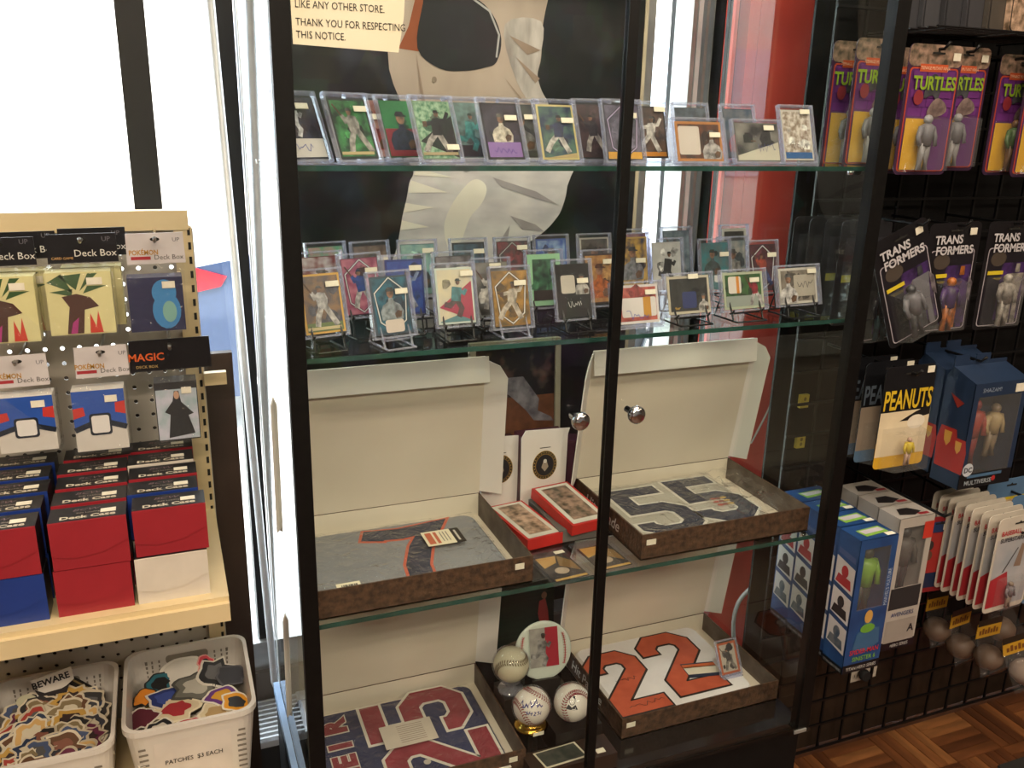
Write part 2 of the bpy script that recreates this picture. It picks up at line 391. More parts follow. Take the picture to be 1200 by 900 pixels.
for i, z in enumerate(ZS[:3]):
    y1 = .40 if i == 0 else .46
    sg = MB().box((.004, .032, z-.0038), (1.010, y1, z+.0038), 'shelf_glass', {'-y': None, '+x': None, '-x': None}).build('glass_shelf', case)
    MB().box((.004, .030, z-.0038), (1.010, .032, z+.0038), 'edge_green').build('front_edge', sg)
    for xx in (.008, 1.004):
        for yy in (.06, .38): MB().lathe([(.005, -.012), (.006, -.005)], 'chrome', 10, (xx, yy, z)).build('shelf_clip', case)
cl = MB(); cl.box((.965, -.020, .402), (1.018, -.015, .420), 'shelf_glass'); cl.box((.975, -.023, .407), (1.005, -.020, .414), 'aluminium'); cl.build('hinge_clip', case)
# notice taped to the left door
pn = MB(); pn.prism([(.018, 1.704), (.155, 1.700), (.163, 1.745), (.168, 1.83), (.016, 1.83)], -.0125, -.0115, 'paper_cream')
sign = thing('paper_notice', 'cream paper notice with printed capitals taped to the left glass door', 'notice', (.09, -.012, 1.70))
o = pn.build('sheet', sign); o.location = (-.09, .012, -1.70)
for tx, zz in (('DO NOT HANDLE JUST', 1.7705), ('LIKE ANY OTHER STORE.', 1.7475), ('THANK YOU FOR RESPECTING', 1.7265), ('THIS NOTICE.', 1.7115)):
    if tx.startswith('DO'): continue
    text(tx, .0128, 'ink_dark', sign, (-.068, -.0012, zz-1.70), sx=.80, align='LEFT')

# player poster behind the case
po = thing('player_poster', 'large dark poster of a baseball pitcher hanging behind the top shelves', 'poster', (.42, .55, 1.26))
def crowd(name, base, spots, scale=30):
    m = bpy.data.materials.new(name); m.use_nodes = True; MATS[name] = m; n = m.node_tree; b = n.nodes['Principled BSDF']; b.inputs['Roughness'].default_value = .35
    tc = n.nodes.new('ShaderNodeTexCoord'); v = n.nodes.new('ShaderNodeTexVoronoi'); v.inputs['Scale'].default_value = scale; n.links.new(tc.outputs['Object'], v.inputs[0])
    nz = n.nodes.new('ShaderNodeTexNoise'); nz.inputs['Scale'].default_value = scale*.35; n.links.new(tc.outputs['Object'], nz.inputs[0])
    rp = n.nodes.new('ShaderNodeValToRGB'); rp.color_ramp.elements[0].color = lin(base); rp.color_ramp.elements[0].position = .52; rp.color_ramp.elements[1].color = lin(spots); rp.color_ramp.elements[1].position = .75
    n.links.new(nz.outputs[0], rp.inputs[0]); mx = n.nodes.new('ShaderNodeMixRGB'); mx.blend_type = 'MULTIPLY'; mx.inputs[0].default_value = .35
    n.links.new(rp.outputs[0], mx.inputs[1]); n.links.new(v.outputs['Color'], mx.inputs[2]); n.links.new(mx.outputs[0], b.inputs['Base Color']); return name
crowd('poster_dark', '1e2124', '4c5052', 22); crowd('poster_crowd', '15131a', '8a6a5a', 60)
q = MB(); q.box((-.41, 0, -.80), (.42, .004, .72), 'poster_dark'); q.build('sheet', po)
MB().box((.42, -.002, -.80), (.428, .006, .72), K('cfc2a8', .5)).build('border', po)
def spl(P, k=4):
    V = [Vector(p) for p in P]; out = []; n = len(V)
    for i in range(n):
        p0, p1, p2, p3 = V[i-1], V[i], V[(i+1) % n], V[(i+2) % n]
        for j in range(k):
            t = j/k; out.append(tuple(.5*((2*p1)+(p2-p0)*t+(2*p0-5*p1+4*p2-p3)*t*t+(3*p1-p0-3*p2+p3)*t**3)))
    return out
def ppoly(pts, y, mm, name):
    if len(pts) > 7: pts = spl(pts)
    MB().fp([(x-.42, z-1.26) for x, z in pts], y-.55, mm).build(name, po)
mat('jersey_print', 'c4b4a6', .5, col2='a8988b', scale=7, stretch=(1, 1, .35)); mat('pants_print', 'e0dedd', .5, col2='bdbcc0', scale=9, stretch=(1, 1, 2.2))
mat('pants_lit', 'efece0', .5, col2='e2dfd4', scale=9)
ppoly([(.279,1.74),(.305,1.64),(.315,1.597),(.33,1.56),(.60,1.56),(.614,1.602),(.622,1.648),(.606,1.675),(.595,1.706),(.602,1.741),(.602,1.794),(.60,1.95),(.321,1.95)], .5492, 'jersey_print', 'jersey')
ppoly([(.52,1.80),(.60,1.81),(.60,1.74),(.595,1.706),(.606,1.675),(.622,1.648),(.60,1.63),(.545,1.70)], .5487, mat('sleeve_print', 'cfc8c4', .5, col2='97908b', scale=16, stretch=(2, 1, .6)), 'sleeve')
ppoly([(.321,1.786),(.352,1.9),(.385,1.9),(.341,1.741),(.30,1.745)], .5487, K('9a5230', .6), 'strap')
ppoly([(.35,1.83),(.338,1.747),(.384,1.711),(.437,1.709),(.48,1.717),(.504,1.729),(.513,1.772),(.493,1.818),(.45,1.848),(.362,1.87)], .5482, K('1d2026', .5), 'glove')
for qd in stroke([(.44,1.85),(.487,1.823),(.508,1.78),(.503,1.737)], .004): ppoly(qd, .5479, K('b8b8ba', .5), 'glove_trim')
ppoly([(.333,1.57),(.328,1.511),(.319,1.491),(.313,1.46),(.304,1.426),(.298,1.395),(.29,1.357),(.279,1.326),(.275,1.27),(.54,1.27),(.563,1.345),(.598,1.368),(.626,1.388),(.644,1.406),(.661,1.431),(.673,1.482),(.671,1.57)], .5487, 'pants_print', 'pants')
ppoly([(.404,1.351),(.392,1.40),(.409,1.445),(.438,1.482),(.458,1.496),(.478,1.491),(.486,1.473),(.474,1.445),(.449,1.417),(.43,1.37)], .5482, 'pants_lit', 'thigh')
for a in ([(.333,1.52),(.41,1.50),(.328,1.505)], [(.322,1.495),(.40,1.47),(.316,1.47)], [(.31,1.45),(.37,1.44),(.305,1.43)], [(.302,1.415),(.36,1.40),(.298,1.395)]):
    ppoly(a, .5479, 'pants_lit', 'fold')

mat('fold_dark', 'a8a4a6', .5, col2='98949a', scale=20); mat('fold_brown', 'a08c7e', .5, col2='93806f', scale=20)
for a in ([(.50,1.50),(.60,1.47),(.655,1.44),(.60,1.455),(.52,1.48)], [(.54,1.42),(.60,1.40),(.62,1.385),(.57,1.39)], [(.36,1.545),(.43,1.52),(.50,1.53),(.44,1.51)], [(.50,1.34),(.54,1.40),(.53,1.33)]): ppoly(a, .5478, 'fold_dark', 'fold')
for a in ([(.335,1.74),(.35,1.66),(.365,1.60),(.345,1.65)], [(.52,1.70),(.56,1.66),(.61,1.64),(.57,1.645)], [(.545,1.74),(.59,1.69),(.60,1.70)], [(.53,1.78),(.57,1.745),(.60,1.755)]): ppoly(a, .5478, 'fold_brown', 'fold')
for z in (1.69, 1.625): ppoly(ell(.372+(1.69-z)*.2, z, .005, .006, 12), .5478, K('b8a898', .4, col2='8a7a6c'), 'button')
# white tube hanging in the gap left of the case
tb = MB(); tb.tube([(-.057, .61, 2.6), (-.0035, .61, .345), (-.0030, .61, .33)], [.0085, .0085, .005], 'tube_white', 12)
tag(tb.build('blind_wand'), 'slim white vertical tube hanging before the window left of the case', 'tube')
b_ = MB().box((-1.3, .40, 0), (-.058, .42, 1.20), 'brown_board'); tag(b_.build('room_divider'), 'dark brown upright board standing behind the pegboard rack', 'board')

# ------------------------------------------------------------ left rack
rack = thing('pegboard_rack', 'cream metal pegboard shop rack with shelf left of the glass case', 'shop rack', (-.4, .335, 0))
def rl(o): o.location = (.4, -.335, 0); return o
pb = MB(); pit = .0254; rh = .0036
for ci in range(18):
    for cj in range(45):
        cx, cz = -.148+pit-ci*pit, 1.421-cj*pit
        if cz < .32: continue
        h_ = pit/2; O = [(h_, 0), (h_, h_), (0, h_), (-h_, h_), (-h_, 0), (-h_, -h_), (0, -h_), (h_, -h_)]
        I = [(rh*math.cos(k*math.pi/4), rh*math.sin(k*math.pi/4)) for k in range(8)]
        for k in range(8):
            j = (k+1) % 8
            pb.poly([(cx+O[k][0], .338, cz+O[k][1]), (cx+O[j][0], .338, cz+O[j][1]), (cx+I[j][0], .338, cz+I[j][1]), (cx+I[k][0], .338, cz+I[k][1])], 'peg_board')
            pb.poly([(cx+I[k][0], .338, cz+I[k][1]), (cx+I[j][0], .338, cz+I[j][1]), (cx+I[j][0], .341, cz+I[j][1]), (cx+I[k][0], .341, cz+I[k][1])], 'peg_board')
            pb.poly([(cx+O[k][0], .341, cz+O[k][1]), (cx+I[k][0], .341, cz+I[k][1]), (cx+I[j][0], .341, cz+I[j][1]), (cx+O[j][0], .341, cz+O[j][1])], 'peg_board')
rl(pb.build('back_panel', rack))
rl(MB().box((-1.3, .338, .3), (-.5670, .342, 1.44), 'peg_board').build('side_panel', rack))
rl(MB().box((-1.3, .326, 1.4325), (-.116, .352, 1.464), 'cream_metal').build('top_cap', rack))
up_ = rl(MB().box((-.140, .328, .3), (-.112, .352, 1.438), 'cream_metal').build('upright', rack))
sl = MB()
for i in range(44): sl.box((-.119, .3272, .40+i*.0238), (-.1145, .3282, .412+i*.0238), 'hole_dark')
sl.build('slot_row', up_)
rl(MB().box((-1.3, .004, .912), (-.112, .336, .930), 'cream_metal').build('shelf', rack))
rl(MB().box((-1.3, -.004, .893), (-.112, .004, .922), 'cream_metal').build('shelf_lip', rack))
rl(MB().box((-1.3, -.02, .50), (-.10, .336, .525), 'cream_metal').build('base_shelf', rack))
rl(MB().box((-1.3, -.01, .0), (-.12, .33, .50), K('6f675c', .6)).build('base', rack))
rl(MB().box((-.112, .315, 1.166), (-.075, .33, 1.188), 'cream_metal').build('bracket_tab', rack))

def peg(x, y0, y1, z, m='steel'):
    h = MB(); h.tube([(x, y1, z), (x, y0+.004, z), (x, y0, z+.006)], .0026, m, 6); return h
def hang_box(label, X, Y, zt, hw, hh, hcol, bx0, bx1, bz0, bz1, bcol, art, texts, depth=.038, group='hanging deck boxes on the pegboard'):
    cx = (bx0+bx1)/2; t = thing('deck_box_pack', label, 'deck box', (cx, Y, bz0), (0, 0, 0), group)
    hx = X-cx
    h = MB(); zb = zt-hh-bz0
    h.prism([(hx-hw/2, zb), (hx+hw/2, zb+.001), (hx+hw/2-.001, zt-bz0), (hx-hw/2+.001, zt-bz0-.001)], .0155, .0175, hcol); ho = h.build('header_card', t)
    MB().fp(ell(hx, zt-bz0-.010, .007, .003, 10), .0153, 'hole_dark').build('hang_hole', ho)
    w = (bx1-bx0)/2; H = bz1-bz0
    bm = MB(); bm.box((-w, 0, 0), (w, depth, H), bcol[0], {'-y': bcol[1]}); bo = bm.build('box', t)
    if art: art(bo, w, H)
    st = MB(); st.box((w*.25, -.0022, H*.80), (w*.72, -.0014, H*.80+.0105), 'sticker'); st.build('price_sticker', bo)
    fl = MB(); e = .004
    pts = [(-w-e, -.004, -.003), (w+e, -.004, -.003), (w+e, -.004, H+.002), (hx+hw*.47, .0145, zb+.002), (hx-hw*.47, .0145, zb+.002), (-w-e, -.004, H+.002)]
    fl.poly(pts, 'bag_film'); fl.poly([(w+e, -.004, -.003), (w+e, depth+.002, -.003), (w+e, depth+.002, H+.002), (w+e, -.004, H+.002)], 'bag_film')
    fl.build('plastic_bag', t)
    if any('POK' in q[0] for q in texts): MB().fp(rect(hx-.036, zb+.007, hx-.008, zb+.012), .0153, K('a83038', .5)).build('banner', ho)
    for s, sz, mm, dx, dz, kw in texts: text(s, sz, mm, ho, (hx+dx, .0152, zb+dz), **kw)
    return t
def art_beast(bo, w, H):      # plain colour shapes in the hues of the print
    m = MB(); y = -.0006
    m.fp(rect(-w*.98, H*.02, w*.98, H*.98), y, K('d9d29a', .4, col2='c3cf7a', scale=16)); y -= .0003
    for a in ([(-.6,.95),(-.1,.72),(.1,.98)], [(-.95,.85),(-.2,.68),(-.5,.98)], [(.0,.70),(.6,.98),(.3,.98)], [(-.9,.70),(-.25,.62),(-.2,.74)], [(.1,.66),(.85,.78),(.25,.78)]): m.fp([(x*w, z*H) for x, z in a], y, K('3c5a34', .4))
    y -= .0002; m.fp([(x*w, z*H) for x, z in ((-.5,.02),(-.35,.45),(-.55,.62),(-.1,.66),(.3,.60),(.55,.45),(.1,.40),(.0,.02))], y, K('4a2c22', .4))
    m.fp([(x*w, z*H) for x, z in ((.2,.02),(.25,.34),(.4,.12),(.5,.38),(.6,.02))], y, K('c83a26', .4)); m.fp([(x*w, z*H) for x, z in ((-.4,.02),(-.3,.2),(-.1,.28),(-.2,.02))], y-.0002, K('a8347a', .4)); m.build('print', bo)
def art_blue(bo, w, H):
    m = MB(); m.fp(ell(w*.30, H*.72, w*.45, H*.24), -.0006, K('3c86c4', .4)); m.fp(ell(w*.35, H*.38, w*.52, H*.34), -.0008, K('3c86c4', .4)); m.fp(ell(w*.45, H*.36, w*.26, H*.2), -.001, K('7fb0a8', .4)); m.build('print', bo)
def art_band(bo, w, H):
    m = MB(); y = -.0006
    m.fp([(-w, H*.36), (-w*.3, H*.46), (w*.3, H*.46), (w, H*.36), (w, H), (-w, H)], y, K('2b55ad', .35))
    for q in stroke([(-w, H*.36), (-w*.3, H*.46), (w*.3, H*.46), (w, H*.36)], H*.09): m.fp(q, y-.0003, K('1c2434', .4))
    m.fp([(-w, H*.55), (-w*.55, H*.60), (-w*.6, H*.74), (-w, H*.72)], y-.0002, K('c83a34', .35)); m.fp([(w, H*.58), (w*.6, H*.62), (w*.62, H*.78), (w, H*.80)], y-.0002, K('c83a34', .35))
    m.fp(rrect(-w*.42, H*.26, w*.42, H*.62, w*.12), y-.0005, K('1c2434', .4)); m.fp(rrect(-w*.34, H*.295, w*.34, H*.585, w*.1), y-.0008, K('e6e2de', .4)); m.build('print', bo)
def art_figure(bo, w, H):
    m = MB(); m.fp(rect(-w*.96, H*.02, w*.96, H*.88), -.0005, K('9fb4bc', .35, col2='c9c8d8', scale=40)); 
    m.fp([(x*w, z*H) for x, z in ((-.5,.05),(-.35,.45),(-.6,.5),(-.2,.68),(-.1,.85),(.12,.85),(.2,.66),(.75,.45),(.5,.42),(.75,.1))], -.0008, K('24262a', .4)); m.fp(ell(0, H*.78, w*.13, H*.07), -.001, K('caa084', .5)); m.build('print', bo)
GB = {'bold': .012}
blk = K('17161a', .35); wht = K('cfc8c8', .4)
DB = [('Deck Box', .0145, K('d8d4cc', .5), .017, .010, {}), ('UP', .010, K('6a6870', .5), .033, .032, {}), ('CARD GAME', .0052, K('d8a868', .5), -.028, .006, {})]
PB = [('POK\u00c9MON', .0108, K('b8862a', .5), -.0175, .0145, {'bold': .02, 'sx': .8}), ('Deck Box', .0105, K('55524e', .5), .018, .007, {}), ('UP', .009, K('6a6870', .5), .030, .034, {})]
MP = [('MAGIC', .017, K('d8602a', .5), -.036, .018, {'bold': .02}), ('DECK BOX', .0065, K('c8a868', .5), -.036, .006, {})]
cb = (K('d9d29a', .4), K('d9d29a', .4)); nb = (K('2a2c52', .35), K('23264c', .35)); wb = (K('d6d0c8', .4), K('d6d0c8', .4)); db = (K('2a2a2e', .35), K('2a2a2e', .35))
hang_box('yellow green printed deck box with black header at the left edge of the pegboard', -.379, .208, 1.440, .094, .042, blk, -.424, -.338, 1.288, 1.385, cb, art_beast, DB)
hang_box('second yellow green deck box, hanging behind the one at the left edge', -.355, .258, 1.442, .094, .042, blk, -.400, -.320, 1.292, 1.385, cb, art_beast, DB)
hang_box('yellow green printed deck box with black header in the middle of the top row', -.270, .210, 1.443, .096, .044, blk, -.324, -.235, 1.294, 1.388, cb, art_beast, DB)
hang_box('yellow green deck box hidden behind the middle one of the top row', -.258, .255, 1.446, .096, .044, blk, -.306, -.222, 1.296, 1.388, cb, None, DB)
hang_box('navy deck box with light blue shape and white header, right end of top row', -.169, .214, 1.441, .084, .048, wht, -.214, -.135, 1.291, 1.375, nb, art_blue, PB)
hang_box('blue and white deck box in plastic at the left end of the second row', -.376, .205, 1.266, .080, .050, wht, -.412, -.334, 1.118, 1.205, wb, art_band, PB)
hang_box('blue and white deck box with white header in the middle of the second row', -.262, .209, 1.271, .076, .050, wht, -.309, -.235, 1.107, 1.205, wb, art_band, PB)
hang_box('dark fantasy art deck box with wide black header in the second row', -.162, .216, 1.274, .122, .052, blk, -.191, -.127, 1.108, 1.206, db, art_figure, MP)
for i, (x, z) in enumerate(((-.379, 1.4305), (-.270, 1.434), (-.169, 1.432), (-.376, 1.257), (-.262, 1.262), (-.162, 1.265))):
    o = peg(x, .195, .338, z).build('peg_hook', rack); o.location = (.4, -.335, 0)

# deck cases stacked on the shelf
CW, CH, CD = .099, .0725, .048
def case_mesh(colr):
    m = MB(); c2 = K(colr, .4)
    m.box((-CW/2, 0, 0), (CW/2, CD, CH), 'ink_17161a', {'-y': c2})
    P = [(-CW/2, .022), (-CW*.2, .016), (CW*.15, .020), (CW/2, .036)]
    return m.mesh('body'), c2, P
CASE = {k: case_mesh(c) for k, c in (('red', '9c2630'), ('blue', '1f3a86'), ('white', 'd8cfc2'))}
FLAP = {}
for k, (me, c2, P) in CASE.items():
    m = MB(); top = [(-CW/2+.0004, CH-.0004)]+P+[(CW/2-.0004, CH-.0004)]
    m.prism(P+[(CW/2, CH-.0005), (-CW/2, CH-.0005)], -.0012, 0, c2); FLAP[k] = m.mesh('flap')
stm = MB().box((.016, .018, CH), (.036, .030, CH+.0006), 'sticker').mesh('price_sticker')
tl = []
def deck_case(k, x, y, z, label, rz=0):
    t = thing('deck_case', label, 'deck case', (x, y, z), (0, 0, rz), 'deck cases stacked on the rack shelf')
    put('body', CASE[k][0], t); put('flap', FLAP[k], t)
    if k != 'white' or z > 1: put('price_sticker', stm, t); tl.append(t)
    return t
xa, xb, xc = -.399, -.291, -.188
for col, x, up_l, lo_l, nm in ((0, xa, ['red', 'blue', 'blue', 'blue', 'blue'], ['blue']*5, 'left'), (1, xb, ['red']*5, ['red']*5, 'middle'), (2, xc, ['red', 'blue', 'red', 'white', 'red'], ['white', 'white', 'red', 'red', 'white'], 'right')):
    ordn = ['front', 'second from front', 'third from front', 'fourth from front', 'rearmost']
    for k in range(5):
        dx = rnd.uniform(-.003, .003)
        deck_case(lo_l[k], x+dx, .022+k*.0605, .930, '%s deck case, bottom layer of the %s stack, %s' % (lo_l[k], nm, ordn[k]))
        dz = (0, .008, .008, .004, .008)[k] if col else (0, .0, .006, .03, .03)[k]
        if col == 2: dz = (0, .0, .004, .004, .004)[k]
        deck_case(up_l[k], x+dx+rnd.uniform(-.002, .002)+(.004 if col == 2 and k == 0 else 0), .020+k*.0605+(.006 if col == 2 else 0), .930+CH+.0008+(dz if False else 0), '%s deck case with black top, upper layer of the %s stack, %s' % (up_l[k], nm, ordn[k]))
for t in tl:
    text('Deck Case', .0135, K('d8cdb8', .5), t, (0.0, .006, CH+.0005), rot=(0, 0, 0), bold=.032, sx=1.2)
    text('Side Loading', .0060, K('a89c90', .5), t, (.0, .0215, CH+.0005), rot=(0, 0, 0)); text('BCW', .0105, K('8a7276', .5), t, (-.004, .031, CH+.0005), rot=(0, 0, 0), sx=1.4, shear=.3)

# baskets with patches
def basket(label, X0, X1, Y0, Y1, z0, z1, sign=None):
    cx, cy = (X0+X1)/2, (Y0+Y1)/2; t = thing('plastic_basket', label, 'basket', (cx, cy, z0))
    hw, hd, H = (X1-X0)/2, (Y1-Y0)/2, z1-z0; tp = .86
    def ringp(f, off, z, n=5):
        return [(x, y, z) for x, y in rrect(-hw*f+off, -hd*f+off, hw*f-off, hd*f-off, .028*f, n)]
    sh = MB()
    def wall(A, B, m='white_plastic', flip=False):
        n = len(A)
        for i in range(n):
            j = (i+1) % n; q = [A[i], A[j], B[j], B[i]]
            sh.poly(q[::-1] if flip else q, m, True)
    o0, o1 = ringp(tp, 0, 0), ringp(1-.012, 0, H*.93); i0, i1 = ringp(tp, .003, .003), ringp(1-.012, .003, H)
    r0, r1 = ringp(1.0, -.002, H*.93), ringp(1.0, -.002, H)
    wall(o0, o1); wall(o1, r0); wall(r0, r1); wall(i0, i1, flip=True); wall(r1, i1)
    sh.poly(i0, 'white_plastic'); sh.poly(o0[::-1], 'white_plastic'); sh.build('tub', t)
    # slots: flat patches on the walls, the openings' shade put into their colour
    sl = MB(); hl = MB()
    def onback(u, v, du, dv, m, mm, inner=True):
        for (a, b) in ():
            pass
    yb = lambda v: (hd*tp-.003)+(v/H)*(hd*(.988-tp)) - .0006
    for r in range(9):
        v = H*.34+r*H*.062
        for c in range(13):
            u = (c-6)*.0118*(hw/.1)
            if v > H*.74 and abs(u) < hw*.42: continue
            wd = .0042 if c % 3 == 0 else .0014; hh = .0026 if (r+c) % 4 else .0036
            sl.poly([(u-wd, yb(v-hh), v-hh), (u+wd, yb(v-hh), v-hh), (u+wd, yb(v+hh), v+hh), (u-wd, yb(v+hh), v+hh)], K('7d766c', .7))
    sl.build('slot_pattern', t)['kind'] = 'stuff'
    P = rrect(-hw*.36, H*.79, hw*.36, H*.90, .006); hl.poly([(x, yb(z)-.0003, z) for x, z in P], K('8f887c', .7)); hl.build('handle_opening', t)
    yf = lambda v: -(hd*tp)-(v/H)*(hd*(.988-tp))-.0008
    fs = MB()
    for r in range(9):
        v = H*.10+r*H*.078
        for u in (-hw*.74, hw*.74):
            fs.poly([(u-.007, yf(v-.0022), v-.0022), (u+.007, yf(v-.0022), v-.0022), (u+.007, yf(v+.0022), v+.0022), (u-.007, yf(v+.0022), v+.0022)], K('7d766c', .7))
    fs.poly([(x, yf(z), z) for x, z in rrect(-hw*.36, H*.80, hw*.36, H*.86, .003)], K('8a7f72', .7)); fs.build('front_slots', t)
    if sign:
        sg = MB(); v0, v1 = H*.05, H*.78
        sg.poly([(-hw*.58, yf(v0)-.001, v0), (hw*.58, yf(v0)-.001, v0), (hw*.58, yf(v1)-.001, v1), (-hw*.58, yf(v1)-.001, v1)], K('dcd4cc', .7)); so_ = sg.build('paper_sign', t)
        text(sign, .0105, 'ink_dark', so_, (0, yf(H*.52)-.002, H*.46), rot=(math.pi/2-.11, 0, 0), bold=.01)
    return t
basket('white slotted plastic basket with a paper price sign, full of patches', -.286, -.080, .085, .320, .525, .668, 'PATCHES  $3 EACH')
basket('white slotted plastic basket packed with stickers at the left edge', -.500, -.300, .075, .318, .525, .662)
def die_cut(r, n, jag, seed):
    R = random.Random(seed); P = []
    for i in range(n):
        a = 2*math.pi*i/n; q = r*(1+R.uniform(-jag, jag)); P.append((q*math.cos(a)*R.uniform(.9, 1.35), q*math.sin(a)))
    return P
def patch(label, x, y, z, r, cols, rot, seed, group, n=14, jag=.22):
    P = spl(die_cut(r, n, jag, seed), 2); t = thing('patch', label, 'patch', (x, y, z), rot, group)
    m = MB(); m.slab(P, 0, .0012, K(cols[0], .6)); m.build('backing', t)
    p = MB()
    for k, c in enumerate(cols[1:]): p.tp([(a*(.86-.3*k), b_*(.86-.3*k)) for a, b_ in P], .0016+.0004*k, K(c, .6))
    p.build('motif', t); return t
GP = 'patches heaped in the right basket'
PT = [('black and grey cap-shaped patch at the top of the patch heap', -.135, .262, .632, .034, ('ded8cc', '2e2f33', '6a6a6c'), (.25, .1, .4)),
      ('white cloud-shaped patch across the back of the heap', -.190, .275, .634, .036, ('e6e2da', 'd8d4cc'), (.3, -.1, .1)),
      ('pink and red patch beside the white cloud patch', -.150, .285, .637, .020, ('e8a8a0', 'd84a58', '1c1a1c'), (.4, 0, .8)),
      ('dark grey oval patch with pale lettering in the middle of the heap', -.170, .235, .630, .036, ('4a4a46', '6c6b64', 'b8b4a8'), (.2, .05, .15)),
      ('blue cap patch on the left of the heap', -.222, .222, .626, .028, ('d8d2c8', '2a3876', '3d4f98'), (.2, 0, .5)),
      ('orange tailed patch at the left wall of the right basket', -.256, .238, .627, .020, ('2a2420', 'd8862a'), (.3, -.2, .2)),
      ('cream patch with red script in the centre front', -.205, .190, .622, .032, ('e8dcc0', 'd8c8a8', 'a8323a'), (.15, 0, -.2)),
      ('purple and gold ringed patch on the right of the heap', -.128, .200, .624, .026, ('e8e2d4', '6a3a86', 'd8a030'), (.2, .1, .3)),
      ('yellow and orange bird-shaped patch at the front right', -.108, .172, .622, .026, ('ece2d0', 'e8a020', '2c2a2a'), (.2, .15, .6)),
      ('red striped emblem patch at the front of the heap', -.185, .142, .618, .022, ('e8e0d4', 'b82a30', 'e8e0d4'), (.1, 0, .1)),
      ('black and white patch at the front left corner of the heap', -.235, .148, .617, .026, ('e4dccc', '24242a', 'd8d0c4'), (.1, -.1, .5)),
      ('maroon patch tucked against the left wall of the right basket', -.260, .185, .620, .022, ('d8d0c4', '5a2030'), (.2, -.2, .4)),
      ('pale cream patch at the front centre right', -.145, .155, .619, .030, ('eadfc8', 'dccfae', 'b89a6a'), (.1, 0, .2)),
      ('teal and black patch at the back left of the heap', -.232, .262, .629, .024, ('2a2c2e', '2c6a7a', '1c1c20'), (.3, 0, .2)),
      ('grey feathered patch at the back right corner of the right basket', -.110, .245, .630, .024, ('55555a', '3a3a40'), (.3, .2, .1))]
for i, (l, x, y, z, r, c, ro) in enumerate(PT): patch(l, x, y, z, r, c, ro, 40+i, GP)
for i in range(9):
    patch('assorted patch low in the heap of the right basket', -.183+rnd.uniform(-.066, .066), .2+rnd.uniform(-.075, .085), .596+.0012*i, .03, ('e4dccc', rnd.choice(('2c2c30', '8a2a30', 'b8a888', '3a4a78', 'caa45a')), 'd8d0c0'), (rnd.uniform(-.1, .2), rnd.uniform(-.1, .1), rnd.uniform(0, 6)), 80+i, GP)
GS = 'stickers packed in the left basket'
CN = {'black': '2c2a2c', 'red': 'a83a30', 'slate': '3a3a44', 'tan': 'd8b070', 'plum': '6a2a48', 'blue': '4a5a80', 'olive': '8a7a5a', 'gold': 'c8a050', 'navy': '2a3a5a', 'brown': '6a4a34'}
ON = ('first', 'second', 'third', 'fourth', 'fifth', 'sixth', 'seventh', 'eighth', 'ninth', 'tenth', 'eleventh', 'twelfth')
for row in range(12):
    for c, nm in enumerate(rnd.sample(sorted(CN), 5)):
        y = .100+row*.0142; z = .594+row*.0032+(.006 if c % 2 else 0)
        patch('%s die-cut sticker in the %s row from the front of the left basket' % (nm, ON[row]), -.452+c*.025+rnd.uniform(-.006, .006), y, z, rnd.uniform(.024, .030),
              (rnd.choice(('e2d8c2', 'd8ceb8', 'c8bca4')), CN[nm], rnd.choice(('d8cfb8', '3a2a2a', '8a5a4a', '5a5a5c'))), (rnd.uniform(.25, .6), rnd.uniform(-.12, .12), rnd.uniform(-.4, .4)), 120+row*5+c, GS, n=22, jag=.2)
bw = thing('beware_sticker', 'black and white BEWARE sticker standing at the back of the left basket', 'sticker', (-.405, .268, .628), (-.25, .06, 0))
m = MB(); m.prism([(-.034, .046), (.030, .062), (.034, .040), (.022, .030), (.026, .0), (-.008, -.012), (-.026, .008), (-.022, .03)], 0, .0012, K('e2dcd4', .5)); m.build('backing', bw)
m = MB(); m.fp([(-.028, .03), (-.018, .012), (-.004, -.006), (.018, .002), (.026, .032), (.014, .026), (-.012, .022)], -.0006, K('2a2426', .5)); m.fp(ell(-.04, .012, .016, .012), -.0004, K('c8c4a8', .5)); m.build('motif', bw)
text('BEWARE', .0155, 'ink_17161a', bw, (-.001, -.0012, .0375), rot=(math.pi/2, -.24, 0), bold=.03)
dm = thing('diamond_sticker', 'black and tan diamond sticker leaning behind the BEWARE sticker', 'sticker', (-.375, .290, .632), (-.2, .78, 0))
MB().box((-.022, 0, -.022), (.022, .001, .022), K('1c1816', .5)).build('backing', dm); m = MB(); m.fp(rect(-.018, -.018, .018, .018), -.0005, K('8a7446', .5)); m.fp(rect(-.015, -.015, .015, .015), -.0008, K('1c1816', .5)); m.fp(rect(-.007, -.004, .007, .008), -.0011, K('a88a4a', .5)); m.build('motif', dm)
